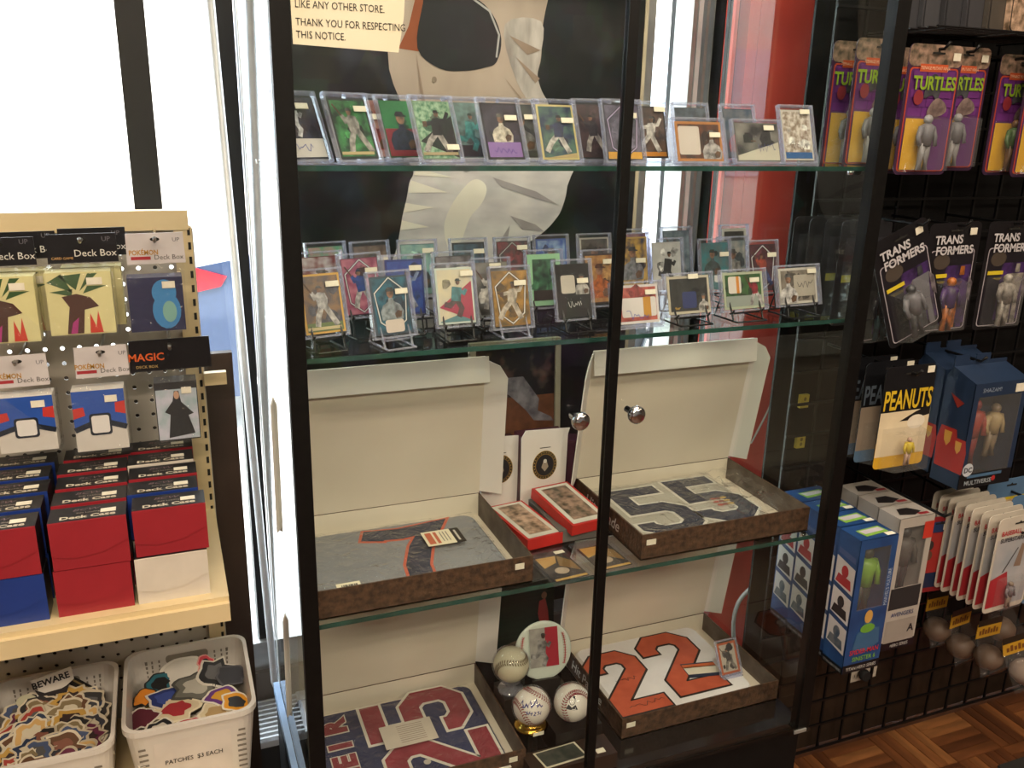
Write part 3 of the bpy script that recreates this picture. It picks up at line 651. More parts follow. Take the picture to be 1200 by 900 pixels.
# ------------------------------------------------------------ trading cards in clear holders
POSE = {
 'batter': [('p', [(-.04,.45),(-.14,.22),(-.18,.0)], .13), ('p', [(.05,.45),(.18,.22),(.30,.0)], .13), ('j', [(-.11,.38),(.10,.40),(.13,.62),(.08,.75),(-.08,.78),(-.17,.70)]), ('j', [(-.02,.70),(-.18,.64),(-.24,.78)], .085), ('j', [(.08,.70),(-.06,.60),(-.22,.74)], .075), ('t', [(-.24,.76),(-.40,1.0)], .035), ('h', (-.06,.84), .085)],
 'pitch': [('p', [(-.03,.42),(-.20,.25),(-.34,.02)], .13), ('p', [(.04,.42),(.14,.2),(.24,.0)], .13), ('j', [(-.11,.38),(.11,.38),(.18,.66),(.10,.76),(-.05,.74),(-.10,.60)]), ('j', [(.06,.69),(.24,.70),(.34,.88)], .085), ('j', [(-.02,.66),(-.22,.62)], .09), ('t', [(-.20,.62),(-.30,.62)], .12), ('h', (.06,.84), .085)],
 'bust': [('j', [(-.34,.0),(-.37,.24),(-.28,.42),(-.10,.52),(-.08,.62),(.06,.62),(.08,.52),(.26,.42),(.36,.22),(.32,.0)]), ('t', [(.10,.02),(.26,.06),(.30,.22),(.16,.26),(.06,.16)]), ('h', (-.01,.76), .17)],
 'run': [('p', [(.0,.42),(-.16,.28),(-.30,.32)], .13), ('p', [(.02,.42),(.14,.2),(.05,.0)], .13), ('j', [(.0,.38),(.05,.72)], .25), ('j', [(.05,.68),(.22,.56),(.28,.66)], .09), ('h', (.08,.84), .085)],
 'helmet': [('j', [(-.28,.30),(.20,.30)], .34), ('j', [(-.20,.46),(.12,.46)], .22), ('t', [(.10,.22),(.34,.20)], .06)],
}
def shade(h, k): return ''.join('%02x' % max(0, min(255, int(int(h[i:i+2], 16)*k))) for i in (0, 2, 4))
def KS(h): return mat('photo_'+h, h, .35, col2=shade(h, .52), scale=95, detail=3)
def fig(m, pose, cx, z0, h, y, J, P, H='a87c60', T='6a4a30'):
    d = {'j': J, 'p': P, 't': T}
    for i, it in enumerate(POSE[pose]):
        yy = y-.00006*i
        if it[0] == 'h':
            hx, hz, hr = cx+it[1][0]*h, z0+it[1][1]*h, it[2]*h
            m.fp(ell(hx, hz, hr*.66, hr*.86, 12), yy, KS(H)); m.fp([(hx+a*hr, hz+b*hr) for a, b in ((-.8, .28), (1.05, .20), (.95, .42), (.62, .5), (.5, .95), (-.45, .98), (-.76, .6))], yy-.00004, KS(shade(J, .55)))
        elif len(it) == 2: m.fp([(cx+a*h, z0+b*h) for a, b in it[1]], yy, KS(d[it[0]]))
        else:
            for q in stroke([(cx+a*h, z0+b*h) for a, b in it[1]], it[2]*h): m.fp(q, yy, KS(d[it[0]]))
def scrib(m, cx, cz, w, y, ink, seed):
    R = random.Random(seed); P = [(cx-w/2+w*i/11, cz+R.uniform(-.2, .2)*w) for i in range(12)]
    for q in stroke(P, .0009): m.fp(q, y, K(ink, .4))
HOLD = {}
def holder_mesh(w, h):
    if (w, h) in HOLD: return HOLD[(w, h)]
    a = MB(); a.box((-w/2, -.0035, 0), (w/2, .0035, h), 'clear_plastic')
    e = MB(); t = .0028
    for x0, x1, z0, z1 in ((-w/2-.0004, -w/2+t, 0, h), (w/2-t, w/2+.0004, 0, h), (-w/2+t, w/2-t, 0, t*1.2), (-w/2+t, w/2-t, h-t*1.2, h)):
        e.box((x0, -.0042, z0), (x1, .0042, z1), 'holder_edge')
    HOLD[(w, h)] = (a.mesh('holder'), e.mesh('holder_rim')); return HOLD[(w, h)]
stk = MB().box((-.0105, -.0052, -.0042), (.0105, -.0044, .0042), 'sticker').mesh('price_sticker')
def stand_mesh(m, w, rise, name):
    a = MB()
    for sx in (-1, 1):
        x = sx*w*.32
        a.tube([(x, -.022, -rise+.001), (x, .045, -rise+.001)], .0018, m, 5); a.tube([(x, -.012, -rise), (x, -.006, -.001), (x, .022, .045)], .0018, m, 5); a.tube([(x, .045, -rise), (x, .022, .045)], .0016, m, 5)
        a.tube([(x, -.006, -.001), (x, -.011, .006)], .0018, m, 5)
    a.tube([(-w*.32, -.022, -rise+.0012), (w*.32, -.022, -rise+.0012)], .0018, m, 5); a.tube([(-w*.32, .0, -.0025), (w*.32, .0, -.0025)], .0018, m, 5)
    return a.mesh(name)
STAND = {}
cardn = [0]
def card(label, X, Y, Z, land, D, rise=0, tilt=-.24, group='cards'):
    w, h = (.103, .077) if land else (.0735, .104)
    cardn[0] += 1; n = cardn[0]
    t = thing('trading_card', label, 'card', (X, Y, Z+.002+rise), (0, 0, D.get('yaw', 0)), group)
    tr = (tilt, 0, 0)
    hm, em = holder_mesh(w, h); ho = put('holder', hm, t, rot=tr); put('rim', em, ho)
    cw, ch = w*.86, h*.86; z0 = h*.06; x0 = -cw/2; y = -.0008
    m = MB(); bc = D.get('border') or shade(D['bg'], .8); m.box((x0, -.0006, z0), (-x0, .0006, z0+ch), K(bc, .35))
    b = D.get('bw', .05 if 'border' in D else .02)*cw; m.fp(rect(x0+b, z0+b, -x0-b, z0+ch-b), y, K(D['bg'], .3, col2=D.get('bg2'), scale=D.get('sc', 60), detail=1)); y -= .0002
    R_ = random.Random(n*7); bl_ = D.get('bg2') or D['bg']
    for k in range(5):
        ex, ez = R_.uniform(-.32, .32)*cw, z0+R_.uniform(.2, .8)*ch; sz = R_.uniform(.08, .17)*cw
        m.fp([(ex+sz*R_.uniform(.6, 1.3)*math.cos(a), ez+sz*R_.uniform(.6, 1.5)*math.sin(a)) for a in [i*math.pi/4 for i in range(8)]], y, KS(R_.choice((bl_, shade(D['bg'], .7), shade(bl_, 1.25))))); y -= .00004
    if 'low' in D: m.fp([(x0+b, z0+b), (-x0-b, z0+b), (-x0-b, z0+ch*D.get('lh', .3)), (x0+b, z0+ch*(D.get('lh', .3)-D.get('slant', 0)))], y, K(D['low'], .3)); y -= .0002
    if 'tri' in D: m.fp([(x0+b, z0+ch*.3), (-x0-b, z0+b), (-x0-b, z0+ch*.75)], y, K(D['tri'], .3)); y -= .0002
    if D.get('hex'):
        c = [(0, .97), (.42, .72), (.34, .22), (0, .04), (-.34, .22), (-.42, .72), (0, .97)]
        for q in stroke([(a*cw, z0+b_*ch) for a, b_ in c], .0036): m.fp(q, y, K('20222a', .3))
        for q in stroke([(a*cw, z0+b_*ch) for a, b_ in c], .0018): m.fp(q, y-.0001, K(D['hex'], .25))
        y -= .0003
    if 'patch' in D:
        px, pz, pw, ph = D['pbox']; m.fp(rrect(px*cw-pw*cw/2, z0+pz*ch-ph*ch/2, px*cw+pw*cw/2, z0+pz*ch+ph*ch/2, .004), y, K(D['patch'], .7)); y -= .0002
        if 'stripe' in D: m.fp(rect(px*cw+pw*cw*.12, z0+pz*ch-ph*ch*.5, px*cw+pw*cw*.34, z0+pz*ch+ph*ch*.5), y, K(D['stripe'], .7)); y -= .0002
    if 'pose' in D:
        fx, fz, fh = D.get('f', (0, .12, .74)); fig(m, D['pose'], fx*cw, z0+fz*ch, fh*ch, y, D.get('J', 'c8c8cc'), D.get('P', 'c8c4bc')); y -= .0006
    if 'sig' in D:
        sx, sz, sw = D['sig']; 
        if D.get('sigbg'): m.fp(ell(sx*cw, z0+sz*ch, sw*cw*.62, ch*.12, 16), y, K(D['sigbg'], .35)); y -= .0002
        scrib(m, sx*cw, z0+sz*ch, sw*cw, y, D.get('ink', '2a3a8a'), n); y -= .0002
    if 'name' in D: m.fp(rect(x0+b, z0+ch*.06, -x0-b*2, z0+ch*.11), y, K(D['name'], .3))
    m.build('card', t, rot=tr)
    if D.get('st', 1):  # price sticker on the holder front
        so_ = put('price_sticker', stk, ho); s = D.get('sp', (.24, .76)); so_.location = (s[0]*w, 0, s[1]*h)
    if rise > .004:
        sm = 'wire_black' if D.get('stand', 'b') == 'b' else 'clear_plastic'; key = (sm, round(w, 3), round(rise, 3))
        if key not in STAND: STAND[key] = stand_mesh(sm if sm != 'clear_plastic' else 'holder_edge', w, rise, 'stand')
        put('stand', STAND[key], t)
    else:
        MB().box((-w*.46, -.010, -.0018), (w*.46, .016, .0002), 'holder_edge').build('foot', t)
    return t
Z1 = ZS[0]+.0039; Z2 = ZS[1]+.0039
G1 = 'graded cards on the top glass shelf'
C1 = [
 ('autographed baseball card at the left end of the top shelf', .046, .06, 0, dict(bg='23263c', bg2='3a2c30', low='c8c4bc', lh=.32, pose='run', J='d8d8dc', P='e0e0e0', f=(-.15,.35,.6), sig=(-.1,.18,.5), ink='3a4a9a', sp=(.1,.78))),
 ('green shimmering card of a batter in grey, second on the top shelf', .117, .06, 0, dict(bg='1e3a2a', bg2='3f8a4a', pose='batter', J='a8a49c', P='b0aca4', f=(.05,.1,.8), name='b8a878', border='202a24')),
 ('pale pink card partly hidden behind the green batter card', .158, .115, 0, dict(bg='c8a89a', bg2='a86a5a', pose='bust', J='c84a3a', sp=(.1,.65))),
 ('card with flag and green field peeking out behind the silver card', .203, .115, 0, dict(bg='2a7a44', low='8a2a34', lh=.5, pose='bust', J='2a2c48', st=0)),
 ('silver green sparkle card of a player in black on the top shelf', .239, .06, 0, dict(bg='9ab89a', bg2='4a7a5a', sc=140, tri='1e2220', pose='pitch', J='1c1c22', P='b0aaa4', f=(0,.1,.8), name='a89a74', sp=(.28,.22))),
 ('basketball card with teal uniform between two baseball cards', .308, .115, 0, dict(bg='6a8a86', bg2='4a5a58', low='2a2c30', lh=.22, pose='run', J='4aa09a', P='3a8a88', st=0)),
 ('purple bordered autograph card, seventh along the top shelf', .342, .06, 0, dict(bg='3a3240', bg2='2a2430', border='1e1a22', low='8a6aa8', lh=.3, pose='bust', J='d8d0bc', f=(0,.3,.55), sig=(0,.18,.6), ink='4a2a8a', sp=(.22,.68))),
 ('dark card squeezed behind the purple bordered card', .400, .125, 0, dict(bg='2c3034', bg2='454a44', pose='bust', J='8a8a88', sp=(.22,.7))),
 ('dark blue and yellow card of crouching players on the top shelf', .433, .06, 0, dict(bg='1c2c4a', bg2='4a6a5a', border='c8b878', low='b8a470', lh=.12, slant=.1, pose='pitch', J='24305a', P='c8c4bc', sp=(.24,.66))),
 ('dark card with a red emblem behind the left side of the centre stile', .520, .115, 0, dict(bg='2a2224', bg2='4a3436', pose='batter', J='3a3438', P='c0b8b0', st=0)),
 ('black and gold hexagon pattern card behind the centre stile, top shelf', .546, .06, 0, dict(bg='3a3a48', bg2='6a6478', hex='b8a8c8', low='d8a030', lh=.14, sp=(.2,.74))),
 ('gold lit card of a player in white right of the centre stile', .630, .12, 0, dict(bg='3a3030', bg2='5a463c', border='2a2422', low='c8842a', lh=.12, pose='pitch', J='dcd8d0', P='dcd8d0', sp=(.28,.86))),
 ('landscape card with large cream patch and burnt orange frame', .688, .06, 1, dict(bg='6a3c22', bg2='3a2418', border='b87a3a', patch='d2c8bc', pbox=(-.22,.52,.46,.72), pose='bust', J='b8b4b0', f=(.27,.05,.8), sp=(.28,.62))),
 ('grey card standing behind the cream patch card', .727, .14, 0, dict(bg='5a6470', bg2='3a3e44', st=0)),
 ('black and white landscape autograph card on the top shelf', .805, .06, 1, dict(bg='8a8880', bg2='2a2a2a', sc=25, low='c8c4b0', lh=.5, slant=.35, pose='helmet', J='1e1e1e', f=(-.2,.4,.6), sig=(.2,.35,.4), ink='2c3a7a', sp=(.22,.80))),
 ('blue grey card standing behind the black and white autograph card', .826, .14, 0, dict(bg='3a4a5c', bg2='6a6c70', pose='bust', J='b84a40', st=0)),
 ('blue banded team photo card at the right end of the top shelf', .898, .07, 0, dict(bg='8a7a68', bg2='d8d0c4', sc=120, border='c8c2b4', low='2c5f98', lh=.16, sig=(0,.28,.6), ink='3a2420', sp=(.24,.88)))]
for l, x, y, ld, D in C1:
    D['yaw'] = max(0, .50-x*1.1) if x < .5 else 0
    card(l, x, y, Z1, ld, D, 0, -.42 if x < .5 else -.33, G1)
G2 = 'cards displayed on the second glass shelf'
C2 = [
 ('yellow edged card of a swinging batter at the left end of the second shelf', .060, .07, .019, 0, dict(bg='8a6a4a', bg2='4a4a52', border='d8a848', low='6a7a48', lh=.18, pose='batter', J='c8c6c4', P='d0ccc6', name='c8b888')),
 ('teal hexagon card with white jersey swatch, second shelf front row', .163, .06, .013, 0, dict(bg='2a6a80', bg2='1c3c4c', border='3a4a58', hex='d8dcd8', patch='d8cabc', pbox=(.02,.14,.5,.22), pose='bust', J='9aa4a8', f=(0,.25,.6), stand='c', sp=(.24,.68))),
 ('cream, teal and red card of a leaping player, front row', .270, .08, .018, 0, dict(bg='d8cca8', bg2='c8c0a8', border='c8d4c8', tri='a83048', low='58868a', lh=.25, slant=.2, pose='run', J='4a8a92', P='5a3a3a', sp=(.28,.82))),
 ('gold hexagon card in a clear stand, middle of the front row', .362, .07, .011, 0, dict(bg='a87a24', bg2='5a4414', hex='e2dcd0', pose='pitch', J='d0c4b0', P='d0c4b0', stand='c', sp=(.22,.72))),
 ('black football autograph card with pale swatch in the front row', .479, .08, .016, 0, dict(bg='2a2826', bg2='201e1c', border='2a2826', patch='d0c8b8', pbox=(-.16,.62,.42,.34), pose='bust', J='c8c4bc', f=(.26,.42,.42), sig=(.0,.24,.4), ink='e0dcd4', sp=(.22,.64))),
 ('red and white landscape signed card right beside the centre stile', .588, .06, .004, 1, dict(bg='c86a5a', bg2='8a3a34', border='ded8d4', patch='e0dad4', pbox=(.05,.42,.78,.5), stripe='c8902a', sig=(.0,.22,.5), ink='2a4ab0', sp=(.26,.74))),
 ('landscape card with four small portraits and a navy patch', .698, .07, .013, 1, dict(bg='2c2c2a', bg2='3a3a36', border='c8c0a8', patch='2a3566', pbox=(.0,.36,.34,.44), pose='bust', J='d0ccc4', f=(.34,.05,.5), sig=(-.3,.15,.14), ink='d8b04a', sp=(.08,.90))),
 ('green landscape card with orange striped patch and red player', .813, .07, .015, 1, dict(bg='3f6a34', bg2='2a4a28', border='b8c0a4', patch='e0d8cc', pbox=(-.22,.66,.32,.46), stripe='d88a2a', low='9aa49a', lh=.36, pose='batter', J='a82c34', P='c8c4c0', f=(.28,.08,.8), sp=(.22,.72))),
 ('landscape autograph card of a white jersey player at the right end', .934, .07, .018, 1, dict(bg='8f8678', bg2='6a6258', border='cbc6ba', patch='b0a898', pbox=(.16,.5,.56,.6), pose='bust', J='dcd8d4', f=(-.26,.02,.9), sig=(.18,.54,.42), ink='2c2c34', sp=(.30,.82))),
 ('red and white card behind the yellow edged batter card', .074, .15, .032, 0, dict(bg='7a3a38', bg2='c8c4c8', pose='bust', J='d8d4d0', st=0)),
 ('pink hexagon card of a player in blue, second row', .133, .14, .029, 0, dict(bg='8a3a5a', bg2='c07a8a', hex='d8d4d8', pose='batter', J='2c4a9a', P='d0ccc8', sp=(.24,.72))),
 ('royal blue card in the second row behind the teal card', .203, .14, .024, 0, dict(bg='2c3a8a', bg2='3a5aa8', border='27357c', pose='pitch', J='8a9ac0', P='c0c8d8', sp=(.24,.78))),
 ('grey red card behind the cream leaping player card', .290, .15, .025, 0, dict(bg='4a3c40', bg2='8a8488', pose='bust', J='b8b4b8', sp=(.2,.7))),
 ('mint green card with dark pattern in the second row', .459, .16, .021, 0, dict(bg='2c3a34', bg2='4a7a5a', border='a2d8a8', bw=.14, low='3a2c2a', lh=.3, st=0)),
 ('silver grey card between the cream and the gold cards', .356, .15, .012, 0, dict(bg='8a8880', bg2='c0bcb4', pose='batter', J='d4d0c8', P='cac6be', sp=(.1,.86))),
 ('orange and brown card left of the centre stile, second row', .567, .16, .018, 0, dict(bg='8a5a34', bg2='c89a5a', border='3a2c26', pose='bust', J='c86a2c', sp=(.22,.78))),
 ('gold and navy card right of the centre stile, second row', .655, .20, .040, 0, dict(bg='2c3048', bg2='c8a04a', border='b89a58', pose='bust', J='8a8c94', sp=(.2,.5))),
 ('black and white photo card in the second row', .723, .19, .030, 0, dict(bg='b4b4b0', bg2='c8c8c4', border='bcbcb8', pose='run', J='2a2a2a', P='3a3a3a', st=0)),
 ('teal patch card in the second row behind the green landscape card', .831, .19, .026, 0, dict(bg='3a7c84', bg2='58686a', patch='d8d8d4', pbox=(.2,.25,.5,.2), pose='bust', J='4a5a5c', f=(-.1,.3,.6), sp=(.26,.70))),
 ('grey blue card at the back right, behind the teal patch card', .915, .25, .020, 0, dict(bg='6a7a80', bg2='a8a49c', pose='bust', J='c0bcb4', st=0)),
 ('dark maroon card with white rays near the right end', .912, .15, .026, 0, dict(bg='3c2028', bg2='5a2c34', border='4a2a30', hex='d8d4d4', pose='batter', J='b04a34', P='3c4a80', sp=(.26,.72))),
 ('green and pink card in the back row at the left', .103, .27, .030, 0, dict(bg='5aa07a', bg2='b88a8a', pose='bust', J='a8544a', st=0)),
 ('brown toned card in the back row, second from left', .182, .28, .028, 0, dict(bg='4a3a34', bg2='7a6a5a', sp=(.28,.7))),
 ('pale teal card in the back row, third from left', .265, .28, .028, 0, dict(bg='6a9a9a', bg2='9ac0b4', pose='bust', J='2c3c48', sp=(.25,.8))),
 ('dark blue card in the back row behind the gold hexagon card', .361, .28, .028, 0, dict(bg='27303c', bg2='4a6a80', border='20242a', pose='bust', J='6a8aa0', sp=(.25,.76))),
 ('red and charcoal card in the back row, fifth from left', .447, .28, .028, 0, dict(bg='3c3438', bg2='8a3a40', hex='b8b4b0', sp=(.25,.8))),
 ('bright blue card in the back row below the poster', .526, .28, .030, 0, dict(bg='2c4f9c', bg2='8aa8c8', border='3a5aa0', pose='bust', J='b8c8d8', st=0)),
 ('charcoal card in the back row left of the centre stile', .617, .28, .030, 0, dict(bg='3a3634', bg2='5a5450', border='b0aca4', pose='bust', J='6a6460', st=0)),
 ('purple and gold card at the back, right of the centre stile', .711, .30, .034, 0, dict(bg='5a3a6a', bg2='b88a7a', pose='bust', J='c8b098', st=0)),
 ('blue grey photo card at the back in front of the window', .812, .30, .036, 0, dict(bg='4a5864', bg2='7a8890', pose='batter', J='2c3440', P='aab2b8', st=0)),
 ('dark labelled card at the back right below the red pillar', .959, .31, .036, 0, dict(bg='3a3632', bg2='24221f', border='c0bab0', bw=.1, low='5a5248', lh=.3, st=0))]
for l, x, y, r, ld, D in C2:
    D['yaw'] = .22 if x < .2 else .05
    card(l, x, y, Z2, ld, D, r, -.27 if y < .1 else -.2, G2)

# ------------------------------------------------------------ jersey boxes
def bag_sheet(x0, x1, y0, y1, z, amp, seed, nx=18, ny=14):
    R = random.Random(seed); m = MB(); H = [[R.uniform(0, amp) for _ in range(nx+1)] for _ in range(ny+1)]
    P = [[(x0+(x1-x0)*i/nx, y0+(y1-y0)*j/ny, z+H[j][i]*(1 if 0 < i < nx and 0 < j < ny else .2)) for i in range(nx+1)] for j in range(ny+1)]
    for j in range(ny):
        for i in range(nx): m.poly([P[j][i], P[j][i+1], P[j+1][i+1], P[j+1][i]], 'bag_film', True)
    return m
def jersey_box(label, X0, X1, Y0, Y1, z, h, lid_h, lean, word=None, lowflap=False):
    t = thing('jersey_box', label, 'box', ((X0+X1)/2, (Y0+Y1)/2, z)); w, d = (X1-X0)/2, (Y1-Y0)/2; e = .003
    m = MB(); m.box((-w, -d, 0), (w, d, .003), 'box_white'); m.build('floor_panel', t)
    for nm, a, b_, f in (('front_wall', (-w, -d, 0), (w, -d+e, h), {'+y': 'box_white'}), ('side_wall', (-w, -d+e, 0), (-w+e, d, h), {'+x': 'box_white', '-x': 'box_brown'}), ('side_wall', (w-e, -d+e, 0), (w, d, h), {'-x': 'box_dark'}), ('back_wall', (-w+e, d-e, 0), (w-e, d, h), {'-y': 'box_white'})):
        o = MB().box(a, b_, 'box_brown', f).build(nm, t)
        if nm == 'front_wall':
            s = MB().box((w-.034 if word is None else -w+.010, -d-.0008, h-.022), (w-.017 if word is None else -w+.030, -d, h-.011), 'sticker').build('price_sticker', o)
        if nm == 'side_wall' and word and a[0] < 0:
            text(word, .034, K('d0c8c0', .5), o, (-w-.0008, .02, h*.32), rot=(math.pi/2, 0, -math.pi/2), shear=.25, bold=.01)
    lo = thing_part('lid', t, (0, d, h), (lean, 0, 0))
    MB().box((-w, -.0, 0), (w, .003, lid_h), 'box_white', {'+y': 'box_brown'}).build('lid_panel', lo)
    fl = MB(); fl.prism([(0, .004), (.046, -.004), (.046, lid_h-.045), (.030, lid_h-.020), (0, lid_h-.006)], -.0, .0025, 'card_white'); fl.build('side_flap', lo, (w, 0, 0), (0, 0, -.25))
    fl = MB(); fl.prism([(0, .004), (-.046, -.004), (-.046, lid_h-.045), (-.030, lid_h-.020), (0, lid_h-.006)], -.0, .0025, 'card_white'); fl.build('side_flap', lo, (-w, 0, 0), (0, 0, .9))
    fl = MB(); fl.box((-w, -.05, 0), (w+.006, 0, .0025), 'card_white'); fl.build('tuck_flap', lo, (0, 0, lid_h), (1.3, 0, 0))
    return t, w, d
def thing_part(name, parent, loc, rot):
    m = MB(); m.box((-.18, .0005, 0), (.18, .0025, .002), 'box_white'); o = m.build(name, parent, loc, rot); return o
Z3 = ZS[2]+.0039; Z4 = ZS[3]+.0005
jersey_box('open brown box holding a grey number 7 jersey on the third shelf', .022, .399, .045, .330, Z3, .052, .296, .09)
jersey_box('open brown box holding a bone jersey with navy number 55 on the third shelf', .620, 1.004, .050, .332, Z3, .052, .298, .17, 'Hit Parade')
jersey_box('open brown box holding a navy jersey with red number 25 on the bottom deck', .022, .404, .062, .356, Z4, .052, .28, .13)
jersey_box('open brown box holding a white jersey with orange number 22 on the bottom deck', .622, 1.006, .078, .368, Z4, .048, .28, .15, 'Hit Parade')
def jersey(label, X0, X1, Y0, Y1, z, m, nums, fill, edge, extra=None, hdr=None, bag=True, th=.020):
    cx, cy = (X0+X1)/2, (Y0+Y1)/2; w, d = (X1-X0)/2, (Y1-Y0)/2; t = thing('jersey', label, 'jersey', (cx, cy, z))
    b_ = MB(); P = rrect(-w, -d, w, d, .02, 4); Pi = [(x*.97, y*.96) for x, y in P]
    n = len(P); Hh = th
    for A, B in (([(x, y, 0) for x, y in P], [(x, y, Hh*.75) for x, y in P]), ([(x, y, Hh*.75) for x, y in P], [(x, y, Hh) for x, y in Pi])):
        for i in range(n): j = (i+1) % n; b_.poly([A[i], A[j], B[j], B[i]], m, True)
    b_.poly([(x, y, Hh) for x, y in Pi], m); b_.build('body', t)
    for polys_o, polys_f in nums:
        o = MB(); f = MB()
        for q in polys_o: o.tp(q, Hh+.0007, edge)
        for q in polys_f: f.tp(q, Hh+.0014, fill)
        oo = o.build('number_trim', t); f.build('number', t)
    if bag: bag_sheet(-w*.99, w*.99, -d*.98, d*.99, Hh+.0035, .0045, len(label)).build('plastic_bag', t)
    return t, w, d, Hh
navy = mat('num_navy', '1d2540', .75, col2='171e35', scale=30); org = mat('num_orange', 'c05a3c', .75, col2='b04e32', scale=30); red = mat('num_red', '8e2c3a', .75, col2='7c2431', scale=30)
trim_w = mat('trim_white', 'dcd8cc', .75); trim_o = mat('trim_orange', 'c85a3c', .75); trim_k = mat('trim_black', '2e2624', .75)
# 7
t, w, d, H = jersey('folded grey jersey with navy number 7 trimmed in orange, in a clear bag', .030, .372, .055, .300, Z3+.0035, 'jersey_grey', [numeral('7', -.055, -.116, .225, .042, .0055)], navy, trim_o)
tg = MB(); tg.box((.045, -.005, H+.009), (.100, .052, H+.0098), 'paper_cream'); tg.box((.100, -.005, H+.009), (.118, .052, H+.0098), 'ink_17161a'); to = tg.build('hang_tag', t)
pr = MB(); pr.tp(rect(.050, .0, .062, .046), H+.0101, K('c86a4a', .5)); pr.tp(rect(.066, .0, .072, .046), H+.0101, K('c86a4a', .5)); pr.tp(rect(.106, .002, .110, .044), H+.0101, K('c8c4bc', .5))
for i in range(3): pr.tp(rect(.078+i*.006, .006, .080+i*.006, .044), H+.0101, K('8a8478', .5))
pr.build('tag_print', to)
tg = MB(); tg.box((-.140, -.118, H+.009), (-.100, -.085, H+.0098), 'paper_cream')
for i in range(9): tg.box((-.132+i*.003, -.108, H+.0098), (-.1305+i*.003+.0006*(i % 3), -.092, H+.0101), 'ink_17161a')
tg.build('barcode_label', t)
# 55
t, w, d, H = jersey('folded bone jersey with two navy fives trimmed in white, in a clear bag', .628, .935, .060, .312, Z3+.0035, 'jersey_bone', [numeral('5', -.125, -.118, .225, .038, .006), numeral('5', .020, -.100, .215, .038, .006)], navy, trim_w, th=.026)
st_ = MB()
for i in range(9): st_.tp(ell(.085+.012*(i % 3), -.03+.014*(i//3), .008, .005, 10), H+.0022+.0001*i, K(('b04a3a', '8a3a30', 'c8a858')[i % 3], .6))
st_.build('fan_sticker', t)
wad = bag_sheet(.06, .215, -.10, .12, H+.006, .018, 5, 12, 10); wad.build('crumpled_bag', t)
# 25 rotated a quarter turn
rotf = lambda p: (-p[1], p[0])
def rnum(ch, x, y, h, th, ow):
    a, b_ = numeral(ch, 0, 0, h, th, ow); f = lambda p: (x-p[1], y+p[0]); return tf(a, f), tf(b_, f)
t, w, d, H = jersey('folded navy jersey with red number 25 and name letters along its left side', .030, .378, .070, .330, Z4+.0035, 'jersey_navy', [rnum('2', .165, -.145, .22, .040, .006), rnum('5', .150, .000, .22, .040, .006)], red, trim_w)
for i, ch in enumerate('LMEIR'):
    text(ch, .058, trim_w, t, (-.105, -.118+i*.047+(.012 if ch == 'R' else 0), H+.0009), rot=(0, 0, math.pi/2), bold=.10, sx=1.2); text(ch, .058, red, t, (-.105, -.118+i*.047+(.012 if ch == 'R' else 0), H+.0016), rot=(0, 0, math.pi/2), bold=.06, sx=1.2)
tg = MB(); tg.box((-.045, -.028, H+.009), (.060, .040, H+.0096), K('c8beb0', .7))
for i in range(9): tg.box((-.012, .030-i*.006, H+.0096), (.040, .0312-i*.006, H+.0098), K('8a7a70', .7))
tg.build('certificate', t)
m = MB(); m.tp(ell(.020, -.085, .007, .007), H+.009, K('b8b0a4', .3)); m.build('hologram_seal', t)
# 22
t, w, d, H = jersey('folded white jersey with two orange twos outlined in black', .636, .955, .088, .345, Z4+.0035, 'jersey_white', [numeral('2', -.168, -.122, .215, .040, .005), numeral('2', -.020, -.105, .225, .040, .005)], org, trim_k, bag=False, th=.034)
R_ = random.Random(3); sg_ = MB()
for (x0, y0, wd) in ((-.135, -.098, .085), (-.120, -.012, .05)):
    for q in stroke([(x0+wd*i/13, y0+R_.uniform(-.006, .008)) for i in range(14)], .0012): sg_.tp(q, H+.002, 'ink_17161a')
sg_.build('signature', t)
tg = MB(); tg.slab([(.040, -.055), (.115, -.070), (.120, -.020), (.045, -.005)], H+.002, H+.003, K('22304a', .5)); tg.slab([(.042, -.045), (.116, -.060), (.119, -.034), (.044, -.019)], H+.003, H+.0034, K('dcd4c0', .6)); tg.slab([(.043, -.022), (.119, -.037), (.120, -.024), (.045, -.010)], H+.003, H+.0034, K('c8663a', .6)); tg.build('woven_label', t)
ccd = card('orange bordered old baseball card leaning on the number 22 jersey', .925, .135, Z4+.04, 0, dict(bg='b0a898', bg2='3a3430', border='b05a34', bw=.1, pose='batter', J='4a4440', P='8a8478', st=0), 0, -.5, 'loose cards'); ccd.scale = (.75, .75, .75)

